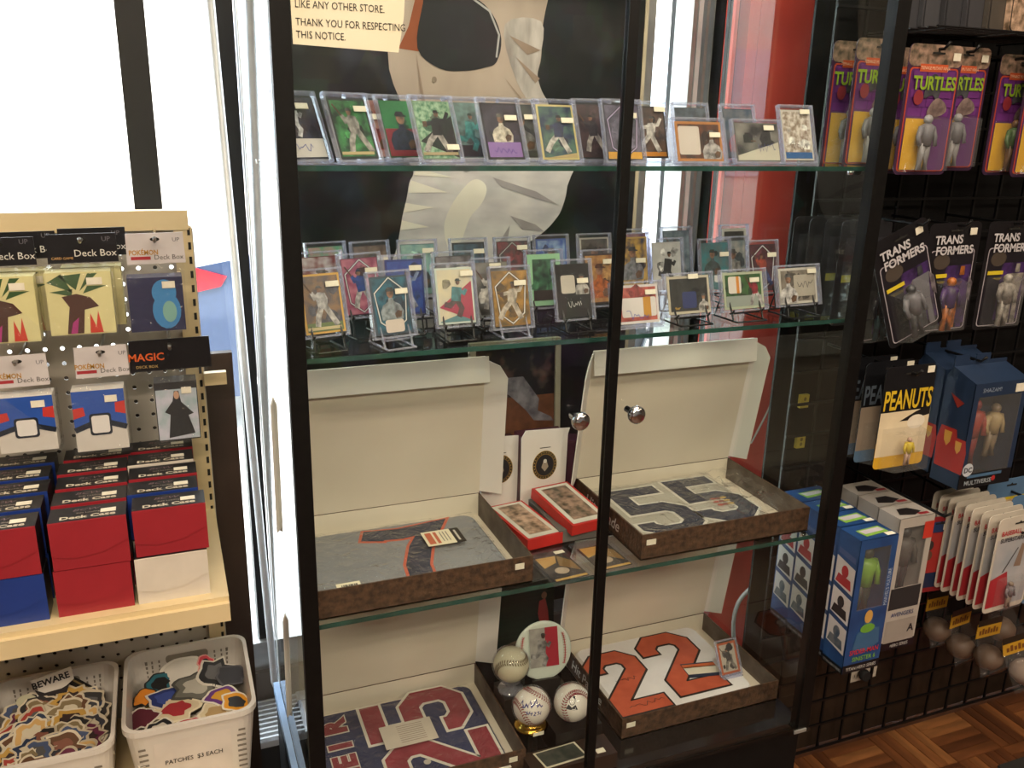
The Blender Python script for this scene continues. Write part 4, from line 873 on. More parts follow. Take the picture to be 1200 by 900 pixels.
# ------------------------------------------------------------ things between the boxes, third shelf
def seal_box(label, X, Y, z, w, h, rz):
    t = thing('presentation_box', label, 'gift box', (X, Y, z), (0, 0, rz), 'white boxes with a round gold seal')
    MB().box((-w/2, .004, 0), (w/2, .05, h-.012), K('4a1a2c', .5)).build('case', t)
    f = MB(); f.prism([(-w/2-.002, 0), (w/2-.002, 0), (w/2+.001, h-.012), (w/2+.005, h), (-w/2+.006, h+.004), (-w/2-.003, h-.012)], 0, .003, 'card_white'); fo_ = f.build('front_panel', t)
    s = MB(); cz = h*.56; s.fp(ell(0, cz, .0275, .032, 32), -.0006, K('b08a3c', .4)); s.fp(ell(0, cz, .0262, .0305, 32), -.0009, K('2a2622', .4)); s.fp(ell(0, cz, .0215, .025, 32), -.0012, K('b08a3c', .4)); s.fp(ell(0, cz, .0205, .024, 32), -.0015, K('22242a', .4))
    s.fp([(-.008, cz-.004), (-.004, cz+.008), (0, cz+.002), (.004, cz+.008), (.008, cz-.004), (0, cz-.014)], -.0018, K('a89a88', .4)); s.fp(ell(0, cz+.009, .004, .005, 10), -.002, K('d8d4cc', .4))
    for i in range(26):
        a = 2*math.pi*i/26; s.fp(ell(.0238*math.cos(a), cz+.0277*math.sin(a), .0011, .0014, 6), -.0012, K('c8a858', .4))
    s.build('seal', fo_)
    MB().fp(rect(-.012, h*.78, .012, h*.78+.0016), -.0006, 'ink_dark').build('caption_line', fo_); return t
seal_box('white box with gold round seal standing behind the red picture boxes', .541, .325, Z3, .100, .172, 0)
seal_box('white box with gold round seal half hidden by the lid flap of the left box', .452, .350, Z3, .080, .158, 0)
vel = MB(); vel.lathe([(.028, 0), (.03, .01), (.03, .10), (.022, .12), (.024, .13)], K('4a1630', .7), 14, (.625, .375, Z3)); tag(vel.build('velvet_pouch'), 'dark maroon velvet pouch behind the white seal box', 'pouch')
def red_box(label, X, Y, z, w, d, h, rz, rx, cols):
    t = thing('picture_box', label, 'picture box', (X, Y, z), (rx, 0, rz))
    MB().box((-w/2, -d/2, 0), (w/2, d/2, h), K('c62a26', .4)).build('tray', t)
    m = MB(); m.tp(rect(-w/2+.005, -d/2+.005, w/2-.005, d/2-.005), h+.0005, K('dcd8cc', .5)); m.tp(rect(-w/2+.014, -d/2+.018, w/2-.014, d/2-.014), h+.001, K(cols[0], .3, col2=cols[1], scale=60)); m.build('picture', t); return t
red_box('red tray with framed bronze-toned picture lying before the white seal box', .556, .232, Z3+.028, .086, .158, .022, .13, .10, ('4a4438', 'a88a78'))
red_box('red tray with beige striped picture lying beside the left jersey box', .463, .240, Z3+.001, .078, .165, .022, .12, 0, ('5a4a38', 'c8a890'))
ub = MB(); ub.box((.505, .165, Z3), (.600, .32, Z3+.026), K('6a6864', .6)); tag(ub.build('grey_box'), 'flat grey box under the tilted red picture tray', 'box')
for lb, x, y, rz in (('flat clear card slab with gold and black card, left of the centre stile', .466, .078, .08), ('flat clear card slab with gold and black card behind the centre stile', .560, .088, .06)):
    t = thing('card_slab', lb, 'card slab', (x, y, Z3), (0, 0, rz), 'card slabs lying on the third shelf')
    MB().box((-.041, -.058, 0), (.041, .058, .006), 'clear_plastic').build('slab', t)
    m = MB(); m.box((-.034, -.05, .002), (.034, .04, .003), K('2a2622', .4)); m.tp([(-.03, .0), (.0, .012), (.01, .035), (-.03, .038)], .0034, K('c89a4a', .4)); m.tp([(.0, .0), (.03, -.03), (.03, .01), (.012, .036)], .0034, K('8a6a34', .4)); m.tp(ell(-.004, -.018, .014, .012), .0036, K('b8a48a', .4)); m.tp(rect(-.032, -.049, .032, -.042), .0034, K('c8a050', .4)); m.build('card', t)
    MB().box((.012, .036, .0062), (.032, .046, .0068), 'sticker').build('price_sticker', t)
# framed photos at the back
def photo(label, X0, X1, Y, z0, z1, frame, prints, bgm, lean=-.06):
    cx = (X0+X1)/2; t = thing('framed_photo', label, 'photo', (cx, Y, z0), (lean, 0, 0)); w = (X1-X0)/2; h = z1-z0
    MB().box((-w, 0, 0), (w, .006, h), bgm).build('photo', t)
    if frame:
        for a, b_ in (((-w-.012, -.006, 0), (-w, .01, h+.012)), ((w, -.006, 0), (w+.012, .01, h+.012)), ((-w, -.006, h), (w, .01, h+.012))): MB().box(a, b_, frame).build('frame_bar', t)
    for i, (pts, mm) in enumerate(prints): MB().fp([(x-cx, z-z0) for x, z in pts], -.0006-.0003*i, mm).build('print', t)
    return t
photo('framed action photo of a sliding ball player behind the white seal boxes', .42, .600, .405, Z3, 1.165, K('b8ae98', .5), [(rect(.421, Z3+.001, .599, 1.055), K('7a4a30', .6, col2='5a3624', scale=30)), ([(.495,1.098),(.527,1.098),(.564,1.046),(.561,1.02),(.592,1.004),(.602-.004,.994),(.552,.999),(.534,1.023),(.494,1.061),(.44,1.08),(.45,1.10)], K('8f8a90', .5, col2='5a5560', scale=40))], 'poster_crowd')
photo('dark green photo of a man in a red shirt behind the baseballs', .470, .612, .395, Z4, .612, None, [([(.575,.56),(.590,.565),(.597,.535),(.60,.50),(.578,.497),(.572,.53)], K('a83230', .5)), (ell(.587, .573, .007, .009, 12), K('8a5a44', .5)), ([(.471,.43),(.471,.46),(.53,.475),(.61,.462),(.61,.43)], K('6a5a48', .6))], mat('photo_green', '16281f', .4, col2='0e1a16', scale=40, stretch=(.2, 1, 4)))

# ------------------------------------------------------------ baseballs on the deck
def seam(r, n=64, A=.44):
    P = []
    for i in range(n):
        T = 4*math.pi*i/n/2*2/2
        T = 2*math.pi*i/n*1.0
        th = math.pi/2-(math.pi/2-A)*math.cos(2*T); ph = T+A*math.sin(4*T)*.9
        P.append(Vector((r*math.sin(th)*math.cos(ph), r*math.sin(th)*math.sin(ph), r*math.cos(th))))
    return P
def baseball(label, X, Y, Z, rot, ink, leather='ddd6c6', stand=None, shell=True, r=.0365):
    t = thing('baseball', label, 'baseball', (X, Y, Z), (0, 0, 0), 'signed baseballs on the deck')
    ball = MB().ball((0, 0, 0), r, mat('leather_'+leather, leather, .45, col2=leather, scale=30), 32, 20).build('ball', t, rot=rot)
    st = MB(); P = seam(r*1.004, 96)
    for i in range(96):
        p = P[i]; d_ = (P[(i+1) % 96]-P[i-1]).normalized(); s_ = p.normalized().cross(d_)
        for sg in (-1, 1):
            a = p+s_*sg*.0006; b_ = p+s_*sg*.0056+d_*.0020; nn = p.normalized()*.0006; w_ = d_*.0012
            st.poly([a+nn-w_, b_+nn-w_, b_+nn+w_, a+nn+w_], K(ink, .6)); st.poly([a+nn+w_, b_+nn+w_, b_+nn-w_, a+nn-w_], K(ink, .6))
    st.build('stitching', ball)
    if shell: MB().ball((0, 0, 0), r*1.10, 'clear_plastic', 28, 16).build('clear_shell', t)
    return t, ball
def on_ball(t, polys, r, dirv, m, name):
    d_ = Vector(dirv).normalized(); rx = Vector((0, 0, 1)).cross(d_).normalized(); uz = d_.cross(rx)
    b_ = MB()
    for q in polys: b_.poly([tuple((d_*r+rx*a+uz*c).normalized()*r*1.012) for a, c in q], m)
    b_.build(name, t)
tocam = lambda X, Y, Z: (-.157-X, -1.22-Y, 1.62-Z)
t, bl = baseball('plain aged baseball in a clear globe beside the bottom left box', .432, .215, .548, (1.6816, .1308, -1.7762), '75613c', 'd6cdab')
MB().lathe([(.026, -.062), (.026, -.055), (.010, -.052), (.016, -.0405), (.020, -.038)], 'holder_edge', 18).build('stand', t)
t, bl = baseball('baseball with blue signature in a clear globe on a gold stand', .441, .125, .509, (.4945, .6081, -2.916), 'a02c30', 'e6decf')
MB().lathe([(.034, -.044), (.034, -.040), (.026, -.036), (.016, -.033), (.022, -.0315)], 'gold', 24).build('gold_stand', t)
MB().box((-.010, -.036, -.043), (.012, -.0345, -.036), 'sticker').build('price_sticker', t)
Pn = [(1.2*a, 1.3*b) for a, b in [(-.022, .002), (-.017, .008), (-.015, -.002), (-.020, -.004), (-.012, -.003), (-.009, .002), (-.006, -.002), (-.002, .006), (0, -.002), (.004, .002), (.008, .010), (.010, -.001), (.014, .003), (.018, -.001), (.022, .002)]]
on_ball(t, stroke(Pn, .0026), .0365, tocam(.441, .125, .509), K('2c2c78', .4), 'signature')
num = [[(-.010, -.010), (-.004, -.016)], [(-.006, -.009), (-.008, -.017)], [(-.002, -.009), (-.004, -.013), (.002, -.013)], [(.001, -.010), (0, -.017)], [(.004, -.010), (.007, -.011), (.004, -.017), (.008, -.017)], [(.013, -.009), (.010, -.010), (.013, -.013), (.010, -.016)], [(.017, -.009), (.015, -.014), (.018, -.016)]]
on_ball(t, [q for s_ in num for q in stroke([(1.35*a, 1.2*b) for a, b in s_], .0018)], .0365, tocam(.441, .125, .509), K('2c2c78', .4), 'signature')
t, bl = baseball('baseball with a printed black portrait on a black stand', .520, .105, .511, (3.0861, 3.1024, -1.6184), 'a02c30', 'e4decf')
face = [ell(0, .004, .0055, .0075, 14), [(-.013, -.014), (-.007, -.004), (0, -.010), (.007, -.004), (.013, -.014), (.004, -.015), (-.004, -.015)]]
on_ball(t, face[1:], .0365, tocam(.52, .105, .511), K('24242a', .4), 'portrait'); on_ball(t, [[(-.0065, .004), (-.006, .012), (.006, .013), (.0065, .005), (.003, .008), (-.003, .008)]]+stroke([(.0058*math.cos(a), .003+.0078*math.sin(a)) for a in [i*math.pi/6 for i in range(13)]], .001), .0365, tocam(.52, .105, .511), K('24242a', .4), 'portrait')
bs = MB().box((.472, .072, Z4), (.572, .160, .472), K('1b1715', .4)); tag(bs.build('black_plinth'), 'black display block under the portrait baseball', 'display block')
bs = MB().box((.408, .185, Z4), (.462, .25, .487), K('241d18', .5)); tag(bs.build('wooden_block'), 'dark wooden block under the plain baseball', 'display block')
# round plate shaped like a baseball
pt = thing('souvenir_plate', 'round baseball-patterned plate with a player photo behind the balls', 'plate', (.505, .205, .500), (-.28, 0, -.1))
MB().lathe([(.060, -.004), (.062, -.002), (.060, .001), (.052, -.001)], K('d4dcd0', .25), 40, (0, 0, .062), 'y').build('disc', pt)
m = MB(); y = -.0026
m.fp(rect(-.030, .028, .032, .110), y, K('8f8c88', .3, col2='b0aca4', scale=40)); m.fp(rect(.004, .028, .032, .110), y-.0003, K('a82c3c', .3)); fig(m, 'run', -.006, .030, .075, y-.0006, '9a9896', 'a8a6a4', '4a3a34'); m.build('photo', pt)
m = MB()
for sx in (-1, 1):
    P = [(sx*(.040+.007*math.cos(a*1.1)), .062+.036*math.sin(a)) for a in [(-1.1+2.2*i/14) for i in range(15)]]
    for q in stroke(P, .0016): m.fp(q, -.003, K('b02c30', .4))
    for x_, z_ in P:
        for q in stroke([(x_-.0035, z_+.0015), (x_, z_), (x_+.0035, z_+.0015)], .0009): m.fp(q, -.0033, K('b02c30', .4))
m.build('stitching', pt)
MB().box((-.03, -.01, -.086), (.03, .05, .004), K('1b1715', .4)).build('easel', pt)
# wooden plaque with a card
pq = thing('card_plaque', 'dark wooden plaque with a framed baseball card at the front of the deck', 'plaque', (.488, .052, Z4))
MB().box((-.088, -.040, 0), (.088, .018, .034), K('33231b', .4, col2='261912', scale=18)).build('plaque', pq)
m = MB(); c_ = [(-.060, -.034), (.030, -.030), (.022, .016), (-.068, .012)]; m.slab(c_, .034, .0348, K('d4ccb4', .4)); m.tp([(x*.92-.002, y*.86-.001) for x, y in c_], .0352, K('2c3630', .3, col2='4a4a44', scale=60)); m.build('card', pq)
MB().box((.050, -.030, .034), (.068, -.018, .0348), 'sticker').build('price_sticker', pq)
# ------------------------------------------------------------ wire grid wall on the right
gw = thing('grid_wall', 'black wire grid display wall right of the glass case', 'grid wall', (1.6, .30, 0))
gl_ = lambda o: setattr(o, 'location', (-1.6, -.30, 0))
vm = MB().box((-.0028, -.0028, .015), (.0028, .0028, 2.3), 'wire_black').mesh('wire'); hm_ = MB().box((1.13, -.0075, -.0028), (2.75, -.0025, .0028), 'wire_black').mesh('wire')
for i in range(22): put('wire', vm, gw, (1.135+i*.0762-1.6, 0, 0))
for i in range(30): put('wire', hm_, gw, (-1.6, 0, .02+i*.0762))
def hook(x, z, y0, y1=.30, drop=.0):
    o = MB().tube([(x, y1, z), (x, y0+.012, z-drop), (x, y0, z-drop+.012)], .0032, 'wire_black', 6).build('hook', gw); gl_(o)
def toy(m, x, z, h, col, y, colb=None, arm=.0):
    c = K(col, .45); cb_ = K(colb or col, .45); u = h
    m.tube([(x-.075*u, y, z), (x-.07*u, y, z+.25*u), (x-.05*u, y, z+.48*u)], [.055*u, .055*u, .075*u], c, 8); m.tube([(x+.075*u, y, z), (x+.07*u, y, z+.25*u), (x+.05*u, y, z+.48*u)], [.055*u, .055*u, .075*u], c, 8)
    m.tube([(x, y, z+.44*u), (x, y, z+.6*u), (x, y, z+.78*u), (x, y, z+.84*u)], [.11*u, .12*u, .15*u, .06*u], cb_, 10)
    for s_ in (-1, 1): m.tube([(x+s_*.13*u, y, z+.77*u), (x+s_*.2*u, y-.02*u, z+.6*u), (x+s_*.19*u, y-.06*u, z+.44*u)], [.06*u, .048*u, .04*u], cb_, 8)
    m.ball((x, y, z+.91*u), .085*u, c, 12, 8)
def blister(name, label, x, y, z, w, h, card_m, prints, bl, figs, rot=(0, 0, 0), group=None, cat='toy pack', texts=(), sticker=None, r=.012):
    """x,z: bottom centre of the card; prints: (points, material) on the face; bl: (x0,z0,x1,z1,depth)"""
    t = thing(name, label, cat, (x, y, z), rot, group)
    m = MB(); m.prism(rrect(-w/2, 0, w/2, h, r), 0, .0015, card_m); c_ = m.build('backing_card', t)
    m = MB()
    for i, (pts, mm) in enumerate(prints): m.fp(pts, -.0004-.0002*i, mm)
    yt = -.0004-.0002*len(prints)-.0004
    m.fp([(-.016, h-.014), (-.004, h-.014), (0, h-.010), (.004, h-.014), (.016, h-.014), (.016, h-.018), (-.016, h-.018)], yt, 'hole_dark'); m.build('print', c_)
    if bl:
        x0, z0, x1, z1, d = bl; q = MB(); k = .006
        F = [(x0+k, -d, z0+k), (x1-k, -d, z0+k), (x1-k, -d, z1-k), (x0+k, -d, z1-k)]; B = [(x0, -.001, z0), (x1, -.001, z0), (x1, -.001, z1), (x0, -.001, z1)]
        q.poly(F, 'blister_plastic')
        for i in range(4): j = (i+1) % 4; q.poly([B[i], B[j], F[j], F[i]], 'blister_plastic')
        q.build('blister', t)
    if figs:
        f = MB()
        for fx, fz, fh, c1, c2 in figs: toy(f, fx, fz, fh, c1, -(bl[4]*.55 if bl else .01), c2)
        f.build('figure', t)
    if sticker: MB().box((sticker[0], yt-.0012, sticker[1]), (sticker[0]+.018, yt-.0004, sticker[1]+.014), 'sticker').build('price_sticker', c_)
    for s_, sz, mm, dx, dz, kw in texts: text(s_, sz, mm, c_, (dx, yt-.0006, dz), **kw)
    return t
# --- top shelf of wire with dark packs
ws = thing('wire_shelf', 'black wire shelf carrying dark packs at the top right', 'shelf', (1.2, .30, 1.80))
for i in range(9): MB().tube([(0, -.02-i*.022, 0), (1.2, -.02-i*.022, 0)], .002, 'wire_black', 5).build('wire', ws)
for i in range(7): MB().tube([(.02+i*.18, 0, -.004), (.02+i*.18, -.2, -.004)], .002, 'wire_black', 5).build('wire', ws)
for i in range(9):
    c = ('3c3c40', '434347', '37373b', '3f3e42', '4a443e', '5a4a38', '383438', '4a5a58', '6a3a48')[i]
    t = thing('boxed_figure', ('charcoal pack on the wire shelf, leftmost', 'charcoal pack, second on the wire shelf', 'charcoal pack, third on the wire shelf', 'charcoal pack, fourth on the wire shelf', 'brown grey pack, fifth on the wire shelf', 'tan pack with yellow letters on the wire shelf', 'dark pack beside the tan pack on the wire shelf', 'teal grey pack on the wire shelf', 'red grey pack at the right end of the wire shelf')[i], 'toy pack', (1.285+i*.040, .235-i*.016, 1.803), (-.05, 0, -.05), 'packs on the wire shelf')
    m = MB(); m.prism(rrect(-.045, 0, .045, .22, .012), 0, .012, K(c, .3)); m.build('carton', t)
    m = MB(); m.fp(rrect(-.042, .003, .042, .217, .010), -.0006, K('1c1c1e', .3)); m.fp(rrect(-.040, .005, .040, .215, .010), -.0009, K(c, .25, col2='2c2c30', scale=25)); m.build('window_film', t)
# --- purple brick-pattern figure packs
def brick_prints(w, h, dim=1):
    P = [(rrect(-w/2+.006, .006, w/2-.006, h-.042, .008), K('b8482c', .4)), (rrect(-w/2+.009, .009, w/2-.009, h-.045, .007), K('5a2a66', .4))]
    for r in range(5):
        for c in range(3): 
            x0 = -w/2+.014+c*(w-.03)/3+(.008 if r % 2 else 0); x1 = min(x0+(w-.03)/3-.002, w/2-.012); z0 = h*.46+r*.017
            P.append((rect(x0, z0, x1, z0+.015), K('6a3078', .4)))
    P.append((rect(-w*.30, h-.050, w*.22, h-.036), K('c85a34', .4))); P.append((rect(-w/2+.010, .010, w*.06, h*.44), K('d8a82c', .4)))
    P.append((spl([(-w*.16, h*.60), (-w*.10, h*.74), (w*.02, h*.78), (w*.14, h*.70), (w*.10, h*.58), (0, h*.62)], 3), K('4a4a50', .5, col2='2c2c32', scale=60))); P.append((spl([(-w*.06, h*.47), (.0, h*.56), (w*.12, h*.60), (w*.26, h*.56), (w*.30, h*.50), (w*.16, h*.46)], 3), K('8f7c76', .5, col2='5a4a48', scale=60)))
    P.append((ell(-w*.26, h*.60, w*.09, .014), K('8a2c34', .5)))
    return P
TT = lambda w, h: [('TURTLES', .034, K('8aa82c', .4), 0, h-.082, {'bold': .03, 'sx': .80}), ('TEENAGE MUTANT NINJA', .0085, K('e8c8a8', .4), -.004, h-.046, {'sx': .75})]
tcard = K('4a4438', .35); pcard = K('3c2440', .4)
def turtle(label, x, y, z, h=.243, w=.135, rz=0, fcol=('8a8a8c', '6a6a70')):
    return blister('figure_pack', label, x, y, z, w, h, pcard, [(rrect(-w/2, h-.040, w/2, h, .012), tcard)]+brick_prints(w, h), (-w*.42, .004, w*.30, h*.46, .035), [(-w*.12, .010, .105, fcol[0], fcol[1])], (0, 0, rz), 'purple carded figures', texts=TT(w, h), sticker=(w/2-.030, h-.028))
turtle('front purple carded figure with green title beside the case post', 1.258, .150, 1.530)
turtle('purple carded figure half hidden left behind the front one', 1.264, .215, 1.528)
turtle('purple carded figure half hidden right behind the front one', 1.388, .200, 1.535)
turtle('purple carded figure with yellow bubble, second from the right edge', 1.548, .195, 1.526, fcol=('6a4a2c', '3c5a2c'))
turtle('purple carded figure with yellow bubble at the right edge', 1.575, .150, 1.525, fcol=('6a4a2c', '3c5a2c'))
turtle('purple carded figure seen through the side glass near the pillar', 1.165, .262, 1.538, w=.12)
turtle('purple carded figure seen through the side glass beside the case post', 1.180, .215, 1.541, w=.12)
for x, z, y in ((1.262, 1.765, .125), (1.388, 1.768, .17), (1.520, 1.76, .12), (1.18, 1.772, .19)): hook(x, z, y)
# --- dark robot packs
def robot(label, x, y, z, ry=0, cols=('4a4c50', '6a6a70'), w=.140, h=.232, pur='4a2c6a'):
    P = [(rrect(-w/2+.010, .008, w/2-.010, h-.055, .008), K('b0a8b0', .4)), (rrect(-w/2+.012, .010, w/2-.012, h-.057, .007), K('1c1820', .4)), (rect(-w*.1, .02, w*.40, h*.62), K(pur, .4, col2='241a30', scale=30)), (ell(-w*.2, h*.66, w*.16, .016), K('4a4038', .5)), (rect(-w*.38, h*.515, -w*.06, h*.55), K('d8c02c', .4)), ]+[([(a*w, b*h) for a, b in q], K(c, .4, col2=shade(c, .6), scale=60)) for q, c in (([(.12,.30),(.34,.30),(.38,.52),(.08,.52)], cols[1]), ([(-.02,.46),(.08,.52),(.08,.34),(.0,.30)], '8a8088'), ([(.38,.52),(.46,.46),(.46,.28),(.38,.34)], '8a8088'), ([(.18,.53),(.28,.53),(.27,.61),(.19,.61)], cols[0]), ([(.12,.05),(.21,.05),(.22,.30),(.13,.30)], cols[0]), ([(.25,.05),(.35,.05),(.33,.30),(.24,.30)], cols[1]))]
    TX = [('TRANS', .024, K('c8c4c8', .3), -.018, h-.042, {'bold': .03}), ('FORMERS', .024, K('c8c4c8', .3), .0, h-.064, {'bold': .03})]
    return blister('robot_pack', label, x, y, z, w, h, K('161418', .35), P, (-w*.36, .008, w*.22, h*.50, .034), [(-w*.08, .012, .112, cols[0], cols[1])], (0, ry, 0), 'dark carded robots', texts=TX, sticker=(w/2-.034, h-.026))
robot('dark carded robot hanging crooked in front of its row', 1.252, .085, 1.216, -.40)
robot('dark carded robot with purple art in the middle of its row', 1.355, .120, 1.205, -.02, ('b86a2c', '4a2c6a'))
robot('dark carded robot with pale grey figure at the right edge', 1.512, .120, 1.205, 0, ('a8a298', '98928a'))
robot('dark carded robot hidden behind the crooked one', 1.235, .175, 1.180, -.06, ('3c5a60', '2c2c34'))
for i in range(4):
    blister('robot_pack', ('smoky dark pack seen through the side glass, nearest the pillar', 'second smoky dark pack seen through the side glass', 'third smoky dark pack seen through the side glass', 'smoky dark pack seen through the side glass, nearest the post')[i], 1.118+i*.016, .255-i*.028, 1.225, .13, .215, K('26262a', .35), [(rect(-.05, .1, .05, .18), K('36363c', .35)), (rect(-.05, .09, .0, .105), K('a8a23c', .4))], (-.05, .01, .03, .11, .026), [(-.012, .02, .07, '3c3a3c', '6a5a40')], (0, 0, 0), 'smoky packs behind the side glass')
for x, z, y in ((1.21, 1.44, .06), (1.355, 1.432, .09), (1.512, 1.432, .09), (1.15, 1.436, .13)): hook(x, z, y)
# --- comic figure packs with tall lettering
def comic(label, x, y, z, dim=0, w=.132, h=.218):
    P = [(rrect(-w/2, .0, w/2, h*.30, .010), K('5a7a9a' if dim else 'd8a82c', .4)), (rect(-w/2+.0005, h*.12, w/2-.0005, h*.56), K('9a8a78' if dim else 'e0cfae', .4))]
    if not dim: P += [([(-w*.1, h*.46), (w*.2, h*.54), (w/2-.001, h*.60), (w/2-.001, h*.50), (w*.1, h*.46)], K('1c1a1a', .4)), (ell(w*.24, h*.44, w*.18, h*.07), K('e6dcc8', .4))]
    TX = [('PEANUTS', .058, K('55606c' if dim else 'd8b42c', .4), 0, h-.090, {'bold': .02, 'sx': .52})]
    return blister('comic_figure_pack', label, x, y, z, w, h, K('15161a', .35), P, (-w*.40, .0, w*.34, h*.40, .040), [(0, .012, .06, 'b89a88' if not dim else '6a5a58', 'c8b02c' if not dim else '5a4a48')], (0, 0, 0), 'carded comic figures', texts=TX, sticker=(w/2-.026, h-.018))
comic('front comic figure pack with tall yellow letters', 1.222, .055, .945)
comic('comic figure pack with blue grey letters, directly behind the yellow lettered one', 1.218, .105, .942, 1)
comic('comic figure pack with blue grey letters, rearmost of the three', 1.222, .155, .938, 1)
hook(1.222, 1.147, .03)
# --- navy window boxes
def hero_box(label, x0, y0, z0, w=.15, d=.075, h=.235, front=True):
    t = thing('hero_box', label, 'toy box', (x0, y0, z0), (0, 0, 0), 'navy window boxes'); nv = K('24344e', .35); 
    m = MB(); m.box((0, 0, 0), (w, d, h), nv, {'-y': None, '-z': K('15161a', .4)}); m.box((0, 0, 0), (w, .002, .034), K('15161a', .4)); m.box((0, 0, h-.030), (w, .002, h), nv); m.box((0, 0, .034), (.014, .002, h-.030), nv); m.box((w-.014, 0, .034), (w, .002, h-.030), nv); c_ = m.build('carton', t)
    m = MB(); m.poly([(0, 0, h), (w, 0, h), (w, d*.8, h+.022), (0, d*.8, h+.022)], nv); m.poly([(0, 0, h), (0, d*.8, h+.022), (0, d, h)], nv); m.box((0, d*.8, h), (w, d*.84, h+.030), nv); m.box((.0, d*.8, h+.03), (.04, d*.84, h+.045), nv); m.box((.06, d*.8, h+.03), (.10, d*.84, h+.045), nv); m.build('hang_tab', t)
    MB().box((.014, -.0008, .034), (w-.014, -.0002, h-.030), 'blister_plastic').build('window_film', t)
    f = MB(); toy(f, w*.33, .040, .15, '8a2c2c', d*.45, '9a3a2c'); toy(f, w*.72, .055, .12, '8a7a60', d*.4, 'a8946a'); f.build('figure', t)
    m = MB(); X = -.0006
    for cy, s_, zz in ((d*.62, 1.0, .05), (d*.22, .82, .05)):
        for pts, c in (([(-.026, 0), (.026, 0), (.030, .06), (.022, .092), (-.022, .092), (-.030, .06)], 'a83028'), ([(-.011, .084), (.011, .084), (.009, .062), (0, .050), (-.009, .062)], 'd0a048')):
            m.poly([(X, cy-a*s_*.9, zz+b_*s_-.015) for a, b_ in pts], K(c, .4)); X -= .0003
    m.poly([(X, d*.75, h*.86), (X, d*.25, h*.80), (X, d*.45, h*.74)], K('8a3028', .4)); m.build('side_art', c_)
    text('SHAZAM!', .013, K('8a98ac', .4), c_, (w*.32, -.0012, h-.020)); text('MULTIVERSE', .0145, K('a8b0b8', .4), c_, (w*.36, -.0012, .008), bold=.01)
    m = MB(); m.fp(ell(.018, .044, .015, .015, 20), -.0016, K('c8ccd4', .4)); m.fp(ell(.098, .016, .006, .006, 12), -.0014, K('b03030', .4)); m.fp(rect(.02, .024, w-.03, .031), -.0012, K('4a6a8a', .4)); m.build('logo_disc', c_); text('DC', .016, K('1c2434', .4), c_, (.018, -.0022, .0385), bold=.03)
    MB().box((w-.036, -.0022, h-.026), (w-.012, -.0014, h-.008), 'sticker').build('price_sticker', c_)
hero_box('front navy window box with red and gold side art', 1.368, .022, .884)
hero_box('navy window box standing behind the front one', 1.372, .105, .892)
hook(1.43, 1.15, .06)
# --- blue and white tall figure boxes
def tall_box(label, x0, y0, z0, w, d, h, bm, side, fcol, texts, group):
    t = thing('tall_figure_box', label, 'toy box', (x0, y0, z0), (0, 0, 0), group)
    bk = K('15161a', .4); m = MB(); m.box((0, 0, 0), (w, d, h), bm, {'-y': None}); lz, hz = h*.48, h*.93
    m.box((0, 0, 0), (w, .002, lz), bm); m.box((0, 0, hz), (w, .002, h), bm); m.box((0, 0, lz), (w*.14, .002, hz), bm); m.box((w*.84, 0, lz), (w, .002, hz), bm); c_ = m.build('carton', t)
    m = MB(); m.fp(rect(0, 0, w, h*.065), -.0005, bk); m.poly([(-.0005, d, 0), (-.0005, 0, 0), (-.0005, 0, h*.05), (-.0005, d, h*.05)], bk)
    m.box((w*.14, d*.8, lz), (w*.84, d*.82, hz), K('1c1e22', .6)); m.build('base_band', c_)
    MB().box((w*.14, -.0008, lz), (w*.84, -.0002, hz), 'blister_plastic').build('window_film', t)
    f = MB(); toy(f, w*.48, h*.40, h*.50, fcol[0], d*.42, fcol[1]); f.build('figure', t)
    if side:
        m = MB(); X = -.0008
        for r in range(3):
            z0_ = h*(.14+.225*r)
            for c in range(1):
                a0, a1 = d*.06, d*.94
                m.poly([(X, a1, z0_+.012), (X, a0, z0_), (X, a0, z0_+h*.19), (X, a1, z0_+h*.19+.012)], K('d0c8c4', .4))
                mm = K(('3a4a5c', '2a2226', 'a82a30')[r], .4); cy = d*.5
                m.poly([(X-.0004, cy+.024, z0_+.014), (X-.0004, cy-.022, z0_+.008), (X-.0004, cy-.018, z0_+.03), (X-.0004, cy+.018, z0_+.034)], mm); m.poly([(X-.0004, cy-a, z0_+.044+b_) for a, b_ in ell(0, 0, .010, .014, 12)], mm)
        m.poly([(X, d*.9, h*.84), (X, d*.1, h*.82), (X, d*.1, h*.86), (X, d*.9, h*.88)], K('4a5a8a', .4)); m.build('side_panels', c_)
    for s_, sz, mm, loc, rot, kw in texts: text(s_, sz, mm, c_, loc, rot=rot, **kw)
    return t, c_
blu = K('2a4f86', .35, col2='1f3c6c', scale=12); wh = K('b8b0a8', .4); F0 = (math.pi/2, 0, 0)
SW, SD, SH = .098, .062, .315
ST = [('TITAN HERO SERIES', .0115, K('c8c4c0', .4), (SW/2, -.0012, .006), F0, {'sx': .8}), ('SPIDER-MAN', .0165, K('c83038', .4), (SW*.52, -.0012, .044), F0, {'bold': .012, 'sx': .85}), ('SINISTER 6', .015, K('7ab03c', .4), (SW*.54, -.0012, .027), F0, {'bold': .012, 'sx': .9}),
      ("MARVEL'S VULTURE", .0125, K('b8c4d4', .4), (SW*.945, -.0012, SH*.62), (math.pi/2, -math.pi/2, 0), {'sx': .8}), ('TITAN HERO SERIES', .008, K('a8a8a8', .4), (-.0012, SD*.5, .004), (math.pi/2, 0, -math.pi/2), {'sx': .75})]
